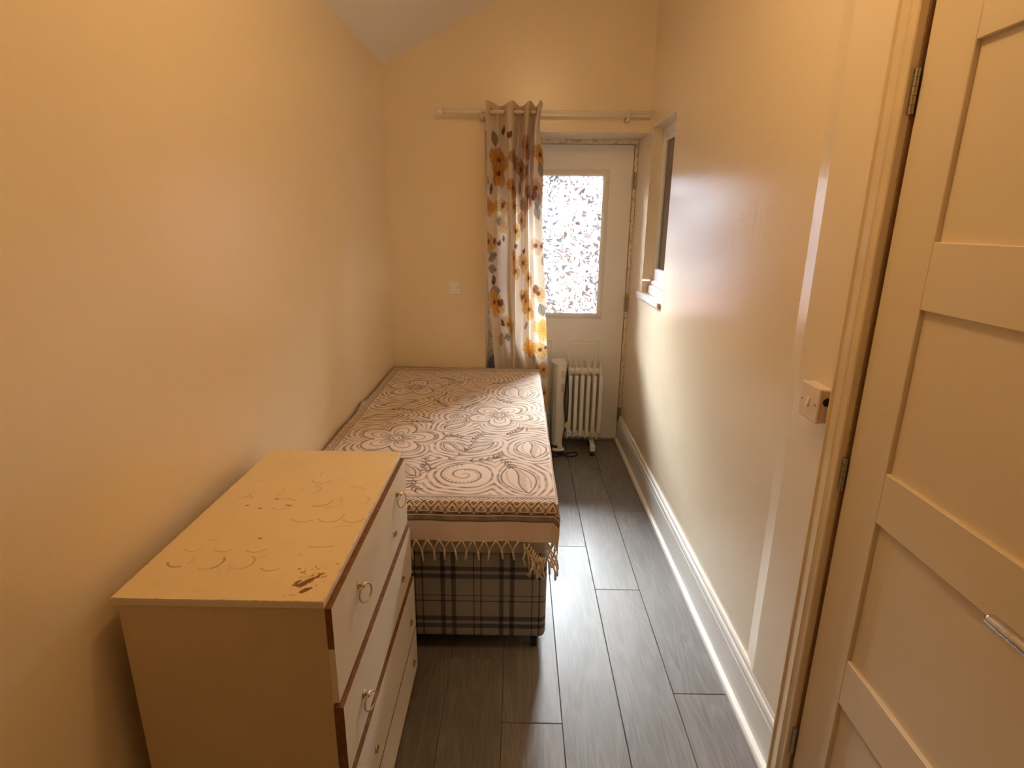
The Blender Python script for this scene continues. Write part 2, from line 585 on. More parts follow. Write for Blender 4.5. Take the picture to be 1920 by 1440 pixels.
def lathe(bm, prof, c, n=20):
    c = Vector(c)
    rings = []
    for r, z in prof:
        rings.append([bm.verts.new(c + Vector((r * math.cos(2 * math.pi * k / n), r * math.sin(2 * math.pi * k / n), z))) for k in range(n)])
    for i in range(len(rings) - 1):
        for k in range(n):
            bm.faces.new((rings[i][k], rings[i][(k + 1) % n], rings[i + 1][(k + 1) % n], rings[i + 1][k]))
    bm.faces.new(rings[0][::-1])
    bm.faces.new(rings[-1])
    return bm

def wall_grid(name, us, vs_, keep, P, m, parent=None):
    bm = BM()
    F = {}
    def v(i, j, s):
        k = (i, j, s)
        if k not in F:
            F[k] = bm.verts.new(P(us[i], vs_[j], s))
        return F[k]
    nu, nv = len(us) - 1, len(vs_) - 1
    K = [[keep((us[i] + us[i + 1]) / 2, (vs_[j] + vs_[j + 1]) / 2) for j in range(nv)] for i in range(nu)]
    for i in range(nu):
        for j in range(nv):
            if not K[i][j]:
                continue
            for s in (0, 1):
                bm.faces.new((v(i, j, s), v(i + 1, j, s), v(i + 1, j + 1, s), v(i, j + 1, s)))
            for (di, dj, a, b_) in ((-1, 0, (i, j), (i, j + 1)), (1, 0, (i + 1, j), (i + 1, j + 1)),
                                    (0, -1, (i, j), (i + 1, j)), (0, 1, (i, j + 1), (i + 1, j + 1))):
                ii, jj = i + di, j + dj
                if not (0 <= ii < nu and 0 <= jj < nv and K[ii][jj]):
                    bm.faces.new((v(*a, 0), v(*b_, 0), v(*b_, 1), v(*a, 1)))
    o = obj(name, bm, m, parent)
    return tag(o, kind='structure')

def grid_mesh(name, Pts, attrs=None, m=None, parent=None, color=None, smooth=True):
    """Pts (nu,nv,3) -> one grid mesh, attrs dict of (nu,nv) floats, color (nu,nv,3)"""
    nu, nv = Pts.shape[:2]
    me = bpy.data.meshes.new(name)
    idx = np.arange(nu * nv).reshape(nu, nv)
    q = np.stack([idx[:-1, :-1], idx[1:, :-1], idx[1:, 1:], idx[:-1, 1:]], -1).reshape(-1, 4)
    me.vertices.add(nu * nv)
    me.vertices.foreach_set('co', np.ascontiguousarray(Pts, dtype=np.float32).ravel())
    me.loops.add(q.size)
    me.loops.foreach_set('vertex_index', q.ravel().astype(np.int32))
    me.polygons.add(len(q))
    me.polygons.foreach_set('loop_start', np.arange(0, q.size, 4, dtype=np.int32))
    me.polygons.foreach_set('loop_total', np.full(len(q), 4, dtype=np.int32))
    me.update(calc_edges=True)
    if smooth:
        me.polygons.foreach_set('use_smooth', np.ones(len(q), dtype=bool))
    for k, a in (attrs or {}).items():
        at = me.attributes.new(k, 'FLOAT', 'POINT')
        at.data.foreach_set('value', np.ascontiguousarray(a, dtype=np.float32).ravel())
    if color is not None:
        at = me.attributes.new('dye', 'FLOAT_COLOR', 'POINT')
        c4 = np.ones((nu * nv, 4), dtype=np.float32)
        c4[:, :3] = color.reshape(-1, 3)
        at.data.foreach_set('color', c4.ravel())
    return link(name, me, m, parent)

# ------------------------------------------------------------------ print drawing on arrays
class Canvas:
    def __init__(self, A, B):
        self.A, self.B = A, B
        self.bold = 1.0
        self.ink = np.zeros(A.shape, np.float32)
    def dist_poly(self, pts, pad):
        pts = np.asarray(pts, float)
        a0, b0 = pts.min(0) - pad
        a1, b1 = pts.max(0) + pad
        iu = np.where((self.A[:, 0] >= a0) & (self.A[:, 0] <= a1))[0]
        iv = np.where((self.B[0] >= b0) & (self.B[0] <= b1))[0]
        if len(iu) == 0 or len(iv) == 0:
            return None, None
        sl = (slice(iu[0], iu[-1] + 1), slice(iv[0], iv[-1] + 1))
        A, B = self.A[sl], self.B[sl]
        D = np.full(A.shape, 9.0)
        for p, q in zip(pts[:-1], pts[1:]):
            d = q - p
            l2 = d @ d + 1e-12
            t = np.clip(((A - p[0]) * d[0] + (B - p[1]) * d[1]) / l2, 0, 1)
            D = np.minimum(D, np.hypot(A - p[0] - t * d[0], B - p[1] - t * d[1]))
        return sl, D
    def stroke(self, pts, w, val=1.0, soft=0.0012):
        w = w * self.bold
        sl, D = self.dist_poly(pts, w + soft * 2)
        if sl is None:
            return
        k = np.clip((w / 2 + soft - D) / (2 * soft), 0, 1) * val
        self.ink[sl] = np.maximum(self.ink[sl], k)

def smooth_curve(pts, n=24):
    pts = np.asarray(pts, float)
    if len(pts) == 2:
        return np.array([pts[0] + (pts[1] - pts[0]) * t for t in np.linspace(0, 1, 6)])
    P = np.vstack([2 * pts[0] - pts[1], pts, 2 * pts[-1] - pts[-2]])
    out = []
    for i in range(1, len(P) - 2):
        for t in np.linspace(0, 1, n // (len(P) - 3) + 2)[:-1]:
            p0, p1, p2, p3 = P[i - 1:i + 3]
            out.append(0.5 * ((2 * p1) + (-p0 + p2) * t + (2 * p0 - 5 * p1 + 4 * p2 - p3) * t ** 2 + (-p0 + 3 * p1 - 3 * p2 + p3) * t ** 3))
    out.append(pts[-1])
    return np.array(out)

# ================================================================== SETTING
def zceil(x): return ZC + SLOPE * x

# floor: dark underlay with every laminate plank laid on it
bm = BM()
box(bm, -0.1, W + 0.1, YF - 0.1, 0.34, -0.06, -0.008)
floor = tag(obj('floor', bm, 'dark'), kind='structure')
joints = {0: -0.55, 1: -1.30, 2: -0.25, 3: -0.62, 4: -0.892, 5: -1.126, 6: -1.459, 7: -0.765, 8: -1.70}
for c in range(9):
    x0 = -0.005 + 0.1905 * c
    x1 = min(x0 + 0.1905, W + 0.02)
    j = joints[c]
    ys = [0.335]
    k = j + 1.25 * 3
    while k > YF:
        if k < 0.33:
            ys.append(k)
        k -= 1.25
    ys.append(YF)
    for a, b_ in zip(ys[:-1], ys[1:]):
        bm = BM()
        box(bm, max(x0, 0.0) + 0.0006, x1 - 0.0006, b_ + 0.0006, a - 0.0006, -0.010, 0.0, 0.0016)
        obj('plank', bm, 'plank', floor)

# left wall
wall_grid('wall_left', [YF - 0.1, -2, -1, 0.0], [-0.05, 1.2, ZC + 0.02], lambda u, v: True,
          lambda u, v, s: (-0.1 * s, u, v), 'wall')
# back wall with the door recess opening
ZL = 2.0172
wall_grid('wall_back', [-0.1, 0.5868, W + 0.0], [-0.05, ZL, 3.5],
          lambda u, v: not (u > 0.5868 and v < ZL),
          lambda u, v, s: (u, 0.36 * s, v if v < 3 else zceil(u) + 0.02), 'wall')
# right wall: window opening, door opening and the slightly proud strip beside the door frame
WY0, WY1, WZ0, WZ1 = -0.5895, -0.088, 1.1075, 2.0318
DY0, DY1, DZ = -3.155, -2.372, 1.995
def xr(y):
    if y > -2.045: return W
    if y < -2.112: return W - 0.0095
    t = (-2.045 - y) / 0.067
    return W - 0.0095 * (0.85 * t + 0.15 * t * t)
ysr = [YF - 0.1, DY0, DY1] + [-2.112 + 0.067 * i / 12 for i in range(13)] + [-1.4, WY0, WY1, 0.36]
wall_grid('wall_right', ysr, [-0.05, WZ0, DZ, WZ1, 3.15],
          lambda u, v: not (WY0 < u < WY1 and WZ0 < v < WZ1) and not (DY0 < u < DY1 and v < DZ),
          lambda u, v, s: ((W + 0.11) if s else xr(u), u, v), 'wall_sat')
# wall behind the camera
wall_grid('wall_front', [-0.1, 0.7, W + 0.1], [-0.05, 1.5, 3.5], lambda u, v: True,
          lambda u, v, s: (u, YF - 0.1 * s, v if v < 3 else zceil(u) + 0.02), 'wall')
# sloping ceiling
bm = BM()
prism(bm, [(-0.1, zceil(-0.1)), (W + 0.12, zceil(W + 0.12)), (W + 0.12, zceil(W + 0.12) + 0.1), (-0.1, zceil(-0.1) + 0.1)],
      (0, YF - 0.1, 0), (1, 0, 0), (0, 0, 1), (0, 0.46 - YF, 0))
tag(obj('ceiling', bm, 'ceil'), kind='structure')

# skirting boards
def skirting(name, p0, ex, d, h=0.189, bead=True):
    bm = BM()
    prof = [(0, 0), (0.018, 0), (0.018, h * 0.72), (0.0165, h * 0.735), (0.0165, h * 0.80), (0.0175, h * 0.82),
            (0.015, h * 0.87), (0.0105, h * 0.895), (0.0105, h * 0.925), (0.0115, h * 0.94), (0.0095, h * 0.975), (0.006, h), (0, h)]
    prism(bm, prof, p0, ex, (0, 0, 1), d)
    o = tag(obj(name, bm, 'trim'), kind='structure')
    if bead:
        bm = BM()
        q = [(0.018, 0.0), (0.036, 0.0), (0.036, 0.007), (0.0345, 0.012), (0.031, 0.017), (0.026, 0.0195), (0.018, 0.021)]
        prism(bm, q, p0, ex, (0, 0, 1), d)
        obj('floor_bead', bm, 'trim', o)
    return o
skirting('baseboard_right', (W, 0.29, 0), (-1, 0, 0), (0, -2.5945, 0))
skirting('baseboard_left', (0, -0.001, 0), (1, 0, 0), (0, YF + 0.002, 0), bead=False)
skirting('baseboard_back', (0.019, 0, 0), (0, -1, 0), (0.565, 0, 0), bead=False)

# ---------------------------------------------------------------- back door in its recess
d1 = tag(empty('door_1'), kind='structure')
bm = BM()
box(bm, 0.5875, 0.655, 0.292, 0.356, 0.0, ZL, 0.002)
obj('door_frame', bm, 'frame_old', d1)
bm = BM()
box(bm, 1.5185, W - 0.0005, 0.292, 0.356, 0.0, 1.9915, 0.002)
obj('door_frame', bm, 'frame_old', d1)
bm = BM()
box(bm, 0.655, W - 0.0005, 0.292, 0.356, 1.9915, ZL, 0.002)
obj('door_frame', bm, 'frame_old', d1)
for b_ in ((1.500, 1.5190, 0.0, 1.9915), (0.654, 0.674, 0.0, 1.9915), (0.674, 1.500, 1.974, 1.9920), (0.674, 1.500, 0.0, 0.026)):
    bm = BM()
    box(bm, b_[0], b_[1], 0.3505, 0.372, b_[2], b_[3])
    obj('door_stop', bm, 'frame_old', d1)
LX0, LX1 = 0.659, 1.5145
GX0, GX1, GZ0, GZ1 = 0.848, 1.327, 0.921, 1.802
us = [LX0, GX0, GX1, LX1]
vz = [0.012, GZ0, GZ1, 1.988]
o = wall_grid('door_leaf', us, vz, lambda u, v: not (GX0 < u < GX1 and GZ0 < v < GZ1),
              lambda u, v, s: (u, DOORY + 0.044 * s, v), 'door_out', d1)
del o['kind']
# glazing bead: moulded frame round the glass
prof = [(-0.001, 0), (-0.001, 0.010), (0.006, 0.016), (0.016, 0.017), (0.024, 0.012), (0.034, 0.006), (0.039, 0.0)]
def frame_ring(bm, x0, x1, z0, z1, prof, y):
    rings = []
    for u, h in prof:
        rings.append([bm.verts.new(p) for p in ((x0 - u, y - h, z0 - u), (x1 + u, y - h, z0 - u), (x1 + u, y - h, z1 + u), (x0 - u, y - h, z1 + u))])
    for a, b_ in zip(rings[:-1], rings[1:]):
        for i in range(4):
            bm.faces.new((a[i], a[(i + 1) % 4], b_[(i + 1) % 4], b_[i]))
bm = BM()
frame_ring(bm, GX0, GX1, GZ0, GZ1, [(-0.001, -0.030)] + prof, DOORY)
obj('glazing_bead', bm, 'door_out', d1)
bm = BM()
box(bm, GX0 - 0.0, GX1 + 0.0, DOORY + 0.018, DOORY + 0.024, GZ0, GZ1)
tag(obj('glass_pane', bm, 'obscure', d1), label='obscure patterned glass pane, bright with daylight')
# two moulded lower panels
for x0, x1 in ((0.815, 1.037), (1.138, 1.360)):
    bm = BM()
    frame_ring(bm, x0 + 0.03, x1 - 0.03, 0.215, 0.705, [(0.030, 0.0), (0.027, 0.0055), (0.022, 0.0060), (0.017, 0.001), (0.008, 0.001), (0.0, 0.005)], DOORY)
    vsq = [bm.verts.new(p) for p in ((x0 + 0.03, DOORY - 0.005, 0.215), (x1 - 0.03, DOORY - 0.005, 0.215), (x1 - 0.03, DOORY - 0.005, 0.705), (x0 + 0.03, DOORY - 0.005, 0.705))]
    bm.faces.new(vsq)
    obj('panel', bm, 'door_out', d1)
# hinges on the right-hand stile
for z in (1.775, 0.985, 0.20):
    bm = BM()
    tube(bm, [(1.5165, 0.288, z - 0.05), (1.5165, 0.288, z + 0.05)], 0.007, 10)
    for k in (-0.03, -0.01, 0.01, 0.03):
        torus(bm, (1.5165, 0.288, z + k), (0, 0, 1), 0.0068, 0.0008, 12, 4)
    tube(bm, [(1.5165, 0.288, z + 0.05), (1.5165, 0.288, z + 0.056)], [0.007, 0.003], 10)
    box(bm, 1.518, 1.536, 0.2885, 0.2925, z - 0.05, z + 0.05)
    obj('hinge', bm, 'steel', d1)
bm = BM()
box(bm, 0.655, 1.5185, 0.292, 0.356, 0.0, 0.011, 0.002)
obj('threshold', bm, 'steel', d1)

# ---------------------------------------------------------------- window in the right wall
w1 = tag(empty('window_1'), kind='structure')
fx0, fx1 = W + 0.062, W + 0.11
def fbox(name, y0, y1, z0, z1, x0, x1, m, parent, bev=0.004):
    bm = BM()
    box(bm, x0, x1, y0, y1, z0, z1, bev, 2)
    return obj(name, bm, m, parent)
fr = fbox('window_frame', WY1 - 0.022, WY1, WZ0, WZ1, fx0, fx1, 'upvc', w1)
fbox('window_frame', WY0, WY0 + 0.022, WZ0, WZ1, fx0, fx1, 'upvc', w1)
fbox('window_frame', WY0 + 0.022, WY1 - 0.022, WZ1 - 0.045, WZ1, fx0, fx1, 'upvc', w1)
fbox('window_frame', WY0 + 0.022, WY1 - 0.022, WZ0, WZ0 + 0.052, fx0 - 0.030, fx1, 'upvc', w1)
fbox('window_frame', WY0 + 0.022, WY1 - 0.022, WZ0 + 0.052, WZ0 + 0.074, fx0 - 0.020, fx1, 'upvc', w1)
sx0 = fx0 + 0.004
fbox('sash', WY1 - 0.046, WY1 - 0.022, WZ0 + 0.078, WZ1 - 0.046, sx0, fx1 - 0.005, 'upvc', w1)
fbox('sash', WY0 + 0.022, WY0 + 0.046, WZ0 + 0.078, WZ1 - 0.046, sx0, fx1 - 0.005, 'upvc', w1)
fbox('sash', WY0 + 0.046, WY1 - 0.046, WZ1 - 0.075, WZ1 - 0.046, sx0, fx1 - 0.005, 'upvc', w1)
fbox('sash', WY0 + 0.046, WY1 - 0.046, WZ0 + 0.078, WZ0 + 0.150, sx0 - 0.012, fx1 - 0.005, 'upvc', w1, 0.010)
bm = BM()
box(bm, sx0 + 0.012, sx0 + 0.018, WY0 + 0.046, WY1 - 0.046, WZ0 + 0.150, WZ1 - 0.075)
tag(obj('glass_pane', bm, 'dark_glass', w1), label='dark window glass with nothing lit behind it')
sill = fbox('sill', -0.566, -0.004, 1.0745, 1.0800, W - 0.010, W - 0.0002, 'trim', w1, 0.001)
te = [-0.004, -0.083, -0.222, -0.394, -0.545]
for a, b_ in zip(te[:-1], te[1:]):
    bm = BM()
    box(bm, W - 0.014, W - 0.0002, b_ + 0.001, a - 0.001, 1.080, 1.1070, 0.002, 2)
    obj('tile', bm, 'tile', sill)
    if a < -0.083 + 1e-6:
        bm = BM()
        box(bm, W + 0.0002, W + 0.031, max(b_, -0.545) + 0.001 - 0.04 * (b_ < -0.54), a - 0.001, 1.1075, 1.1095, 0.0006)
        obj('tile', bm, 'tile', sill)
bm = BM()
box(bm, W - 0.0135, W - 0.0002, -0.566, -0.546, 1.0805, 1.1065, 0.001)  # darker block at the near end of the sill
tag(obj('end_cap', bm, 'heater_grey', sill), label='dark end of the tiled sill')

# ---------------------------------------------------------------- panelled inner door and its frame in the right wall
d2 = tag(empty('door_2'), kind='structure')
XD = W - 0.001          # door face
# frame lining + moulded architrave
aprof = [(0.0, -0.001), (0.0, 0.0165), (0.004, 0.0195), (0.009, 0.0195), (0.013, 0.0150), (0.019, 0.0145), (0.022, 0.0175),
         (0.044, 0.0185), (0.048, 0.0160), (0.056, 0.0150), (0.066, 0.0150), (0.0685, 0.0125), (0.0685, -0.001)]
bm = BM()
prism(bm, aprof, (W - 0.0097, -2.3045, 0), (0, -1, 0), (-1, 0, 0), (0, 0, 2.060))
obj('door_frame', bm, 'archi', d2)
bm = BM()
prism(bm, aprof, (W - 0.0097, -2.3045, 2.060), (0, 0, -1), (-1, 0, 0), (0, -0.92, 0))
obj('door_frame', bm, 'archi', d2)
bm = BM()
prism(bm, aprof, (W - 0.0097, -3.2245, 0), (0, 1, 0), (-1, 0, 0), (0, 0, 2.060))
obj('door_frame', bm, 'archi', d2)
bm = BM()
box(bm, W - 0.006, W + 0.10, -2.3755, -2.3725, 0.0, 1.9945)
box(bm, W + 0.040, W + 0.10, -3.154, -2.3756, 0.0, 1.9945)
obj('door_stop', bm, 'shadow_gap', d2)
hy, ly = -2.3790, -3.141
def dbox(name, y0, y1, z0, z1, d=0.0):
    bm = BM()
    box(bm, XD + d, XD + 0.035, y0, y1, z0, z1, 0.0015)
    return obj(name, bm, 'door_in', d2)
dbox('stile', hy - 0.122, hy, 0.008, 1.985)
dbox('stile', ly, ly + 0.122, 0.008, 1.985)
ra, rb = ly + 0.1222, hy - 0.1222
RAILS = [(0.008, 0.150), (0.458, 0.574), (0.918, 1.029), (1.360, 1.483), (1.806, 1.985)]
for z0, z1 in RAILS:
    dbox('rail', ra, rb, z0, z1)
for (a, b_), (c, d_) in zip(RAILS[:-1], RAILS[1:]):
    bm = BM()
    box(bm, XD + 0.010, XD + 0.026, ra - 0.0001, rb + 0.0001, b_ - 0.0001, c + 0.0001)
    obj('panel', bm, 'door_in', d2)
for z in (1.754, 0.970, 0.210):
    bm = BM()
    for k in range(5):
        a = z - 0.040 + 0.016 * k
        tube(bm, [(W - 0.0085, -2.3765, a + 0.0004), (W - 0.0085, -2.3765, a + 0.0156)], 0.0052, 10)
    box(bm, W - 0.0075, W - 0.0015, -2.3755, -2.3725, z - 0.04, z + 0.04)
    obj('hinge', bm, 'steel', d2)
# lever handle on a round rose
hd = None
bm = BM()
yr, zr = -3.015, 0.9575
tube(bm, [(XD - 0.001, yr, zr), (XD - 0.009, yr, zr), (XD - 0.011, yr, zr)], [0.026, 0.026, 0.023], 24)
tube(bm, [(XD - 0.010, yr, zr), (XD - 0.040, yr, zr), (XD - 0.047, yr + 0.004, zr), (XD - 0.050, yr + 0.014, zr), (XD - 0.050, yr + 0.05, zr),
          (XD - 0.050, -2.852, zr), (XD - 0.050, -2.8465, zr)], [0.0095, 0.0095, 0.0095, 0.0095, 0.0095, 0.0095, 0.0075], 16)
tag(obj('lever_handle', bm, 'nickel', d2, True), label='satin nickel lever handle')

# ---------------------------------------------------------------- outside, seen blurred through the obscure glass
bm = BM()
box(bm, -8, 10, 0.45, 12, -0.25, -0.15)
tag(obj('exterior_ground', bm, 'yard'), kind='structure')
bm = BM()
box(bm, 1.34, 7.0, 4.2, 4.45, -0.15, 2.9)
box(bm, -6.0, 1.34, 4.25, 4.45, -0.15, 0.62)
tag(obj('exterior_wall', bm, 'brick'), kind='structure')
bm = BM()
box(bm, -6.0, 2.4, 7.0, 7.3, -0.15, 3.3)
tag(obj('exterior_wall', bm, 'render'), kind='structure')

# tall back of the house, unseen, added to shade the yard wall opposite
bm = BM()
box(bm, -7.0, -0.101, 0.362, 0.60, -0.15, 6.4)
box(bm, W + 0.13, 8.0, 0.362, 0.60, -0.15, 6.4)
box(bm, -0.101, W + 0.13, 0.362, 0.60, zceil(W) + 0.2, 6.4)
tag(obj('exterior_wall', bm, 'brick'), kind='structure')

# ================================================================== BED
bed = tag(empty('single_bed'), 'single divan bed with a grey plaid base along the cream wall', 'bed')
bm = BM()
box(bm, 0.024, 0.906, -1.832, -0.07, 0.055, 0.404, 0.022, 4)
obj('divan_base', bm, 'plaid', bed, True)
bm = BM()
box(bm, 0.024, 0.908, -1.843, -0.066, 0.4045, 0.606, 0.020, 4)
tag(obj('mattress', bm, 'sheet', bed, True), label='pale mattress showing below the fringe')
for x, y in ((0.865, -1.795), (0.865, -0.14), (0.07, -1.795), (0.07, -0.14)):
    bm = BM()
    tube(bm, [(x - 0.011, y, 0.0215), (x + 0.011, y, 0.0215)], 0.021, 16)
    box(bm, x - 0.014, x + 0.014, y - 0.010, y + 0.010, 0.03, 0.056, 0.003)
    obj('castor', bm, 'black', bed)

# ---------------------------------------------------------------- printed bedspread
SA0, SX1, SY0, SY1 = 0.010, 0.917, -1.852, -0.062   # top area; overhang at x>SX1 and y<SY0
SZ = 0.6165
DR, DF = 0.135, 0.152                               # side and front overhang (cloth length)
h = 0.0025
ua = np.arange(SA0, SX1 + DR + h * 0.5, h)
vb = np.arange(SY1 + 0.03, SY0 - DF - h * 0.5, -h)[::-1]
A, B = np.meshgrid(ua, vb, indexing='ij')
cv = Canvas(A, B)
cv.bold = 1.35
# motifs ---------------------------------------------------------
LEAF = [[(0.117, -0.854), (0.271, -0.757)], [(0.071, -1.058), (0.235, -1.005)], [(0.467, -1.171), (0.56, -1.044)], [(0.488, -1.343), (0.583, -1.432)],
        [(0.589, -1.432), (0.698, -1.335)], [(0.766, -1.567), (0.838, -1.791)], [(0.843, -1.305), (0.866, -1.484)], [(0.776, -0.494), (0.826, -0.703)],
        [(0.473, -0.757), (0.567, -0.668)], [(0.331, -1.578), (0.425, -1.673)], [(0.40, -0.47), (0.47, -0.40)]]
TWIG = [[(0.422, -1.689), (0.534, -1.515), (0.585, -1.435), (0.621, -1.295)], [(0.435, -1.646), (0.446, -1.574), (0.433, -1.492)],
        [(0.588, -1.528), (0.68, -1.509), (0.741, -1.448)], [(0.602, -1.314), (0.63, -1.263), (0.655, -1.214)], [(0.744, -1.243), (0.777, -1.212), (0.81, -1.149)],
        [(0.503, -0.879), (0.553, -0.851), (0.602, -0.778)], [(0.64, -0.423), (0.701, -0.409), (0.765, -0.36)], [(0.338, -0.299), (0.39, -0.332), (0.441, -0.4)],
        [(0.682, -0.701), (0.726, -0.754), (0.77, -0.78)], [(0.162, -0.916), (0.229, -0.908), (0.292, -0.93)], [(0.284, -1.093), (0.35, -1.083), (0.407, -1.088)],
        [(0.365, -0.753), (0.409, -0.814), (0.447, -0.856)], [(0.476, -1.27), (0.519, -1.261), (0.562, -1.279)], [(0.422, -1.692), (0.425, -1.748), (0.457, -1.784)],
        [(0.707, -1.46), (0.755, -1.532), (0.781, -1.586)]]
FLOW = [((0.225, -0.52), 0.150, 0.3), ((0.7097, -0.984), 0.150, 1.0), ((0.278, -1.296), 0.165, 0.2)]
SWIRL = [((0.6014, -1.6536), 0.095), ((0.515, -1.000), 0.030), ((0.5738, -0.3462), 0.055)]

def petal_R(th, R, ph): return R * (0.50 + 0.50 * np.abs(np.cos(2.5 * (th - ph))) ** 0.7)
SD = np.full(A.shape, 9.0)
inside = np.zeros(A.shape, bool)
for (c, R, ph) in FLOW:
    rr = np.hypot(A - c[0], B - c[1])
    th = np.arctan2(B - c[1], A - c[0])
    d = rr - petal_R(th, R, ph)
    SD = np.minimum(SD, np.where(d < 0, d, d * 0.9))
for (c, R) in SWIRL:
    SD = np.minimum(SD, np.hypot(A - c[0], B - c[1]) - R)
def leaf_sd(p, q, fat):
    p, q = np.array(p), np.array(q)
    L = np.linalg.norm(q - p)
    e = (q - p) / L
    n = np.array([-e[1], e[0]])
    X = (A - p[0]) * e[0] + (B - p[1]) * e[1] - L / 2
    Y = np.abs((A - p[0]) * n[0] + (B - p[1]) * n[1])
    hw = L * fat
    Rr = (L * L / 4 + hw * hw) / (2 * hw)
    return np.maximum(np.hypot(X, Y + Rr - hw) - Rr, np.abs(X) - L / 2)
fats = [0.20, 0.22, 0.22, 0.28, 0.24, 0.26, 0.34, 0.36, 0.25, 0.25, 0.3]
for (p, q), f in zip(LEAF, fats):
    SD = np.minimum(SD, leaf_sd(p, q, f))
lam = 0.0250
jit = 0.0025 * np.sin(A * 37 + B * 11) + 0.002 * np.sin(B * 53 - A * 17)
ph = ((SD + jit) / lam) % 1.0
k = np.clip((0.205 + 0.05 - np.abs(ph - 0.5)) / 0.10, 0, 1)
breaks = np.clip(0.75 + 0.45 * np.sin(A * 61 + 5 * np.sin(B * 23)) * np.sin(B * 47), 0.35, 1)
cv.ink = np.where(SD > 0.006, np.maximum(cv.ink, k * 0.80 * breaks), cv.ink).astype(np.float32)
# flowers
for (c, R, ph0) in FLOW:
    t = np.linspace(0, 2 * np.pi, 160)
    r = petal_R(t, R, ph0)
    cv.stroke(np.c_[c[0] + r * np.cos(t), c[1] + r * np.sin(t)], 0.0052, 0.9)
    for i in range(5):
        a = ph0 + i * 2 * np.pi / 5
        for s_, w_ in ((0.74, 0.0042), (0.48, 0.0042)):
            tt = np.linspace(-1, 1, 40)
            # petal loop from the centre out to s_*R
            rad = R * (0.18 + (s_ - 0.18) * np.cos(tt * np.pi / 2) ** 0.6)
            ang = a + tt * 0.50 * s_ / 0.74
            cv.stroke(np.c_[c[0] + rad * np.cos(ang), c[1] + rad * np.sin(ang)], w_, 0.75)
        for dd in (-0.16, 0.0, 0.16):
            aa = a + dd
            cv.stroke([(c[0] + 0.2 * R * np.cos(aa), c[1] + 0.2 * R * np.sin(aa)), (c[0] + 0.36 * R * np.cos(aa), c[1] + 0.36 * R * np.sin(aa))], 0.003, 0.7)
    t = np.linspace(0, 2 * np.pi, 30)
    for rr_ in (0.17, 0.09):
        cv.stroke(np.c_[c[0] + rr_ * R * np.cos(t), c[1] + rr_ * R * np.sin(t)], 0.004, 0.9)
# leaves
for (p, q), f in zip(LEAF, fats):
    p, q = np.array(p), np.array(q)
    L = np.linalg.norm(q - p)
    e = (q - p) / L
    n = np.array([-e[1], e[0]])
    t = np.linspace(0, 1, 26)
    prof_ = 4 * t * (1 - t) * f * L
    for s in (-1, 1):
        pts = p + np.outer(t * L, e) + s * np.outer(prof_, n)
        cv.stroke(pts, 0.0042, 0.95)
        pts2 = p + np.outer(t * L, e) + s * np.outer(prof_ * 0.62, n)
        cv.stroke(pts2[4:-4], 0.0032, 0.55)
    mid = p + np.outer(t * L, e) + np.outer(np.sin(t * np.pi * 2) * 0.05 * L, n)
    cv.stroke(mid, 0.0042, 0.95)
    for i in range(4, 23):
        cv.stroke([mid[i], mid[i] + n * prof_[i] * 0.42 + e * 0.004], 0.0022, 0.75)
# twigs with small dark leaflets
for tw in TWIG:
    c = smooth_curve(tw, 20)
    cv.stroke(c, 0.0030, 0.95)
    for i in range(3, len(c), 4):
        d = c[i] - c[i - 1]
        d /= np.linalg.norm(d) + 1e-9
        n = np.array([-d[1], d[0]])
        for s in (-1, 1):
            e0 = c[i] + n * s * 0.003
            cv.stroke([e0, e0 + (d * 0.75 + n * s * 0.7) * 0.017], 0.0050, 1.0)
# feathered spirals
for (c, R) in SWIRL:
    t = np.linspace(0.6, 2.15 * 2 * np.pi, 120)
    r = R * t / t[-1]
    sp = np.c_[c[0] + r * np.cos(-t + 2.6), c[1] + r * np.sin(-t + 2.6)]
    cv.stroke(sp[-75:], 0.0045, 0.95)
    cv.stroke(sp[:-60], 0.0060, 0.6)
    if R > 0.06:
        for i in range(62, 119, 2):
            v = np.array(c) - sp[i]
            v /= np.linalg.norm(v)
            cv.stroke([sp[i], sp[i] + v * 0.014], 0.0026, 0.9)
# dark streak across the cloth: a fold's shadow painted into the ink
cv.stroke([(0.80, -1.150), (0.84, -1.155), (0.92, -1.157)], 0.007, 0.8, 0.003)

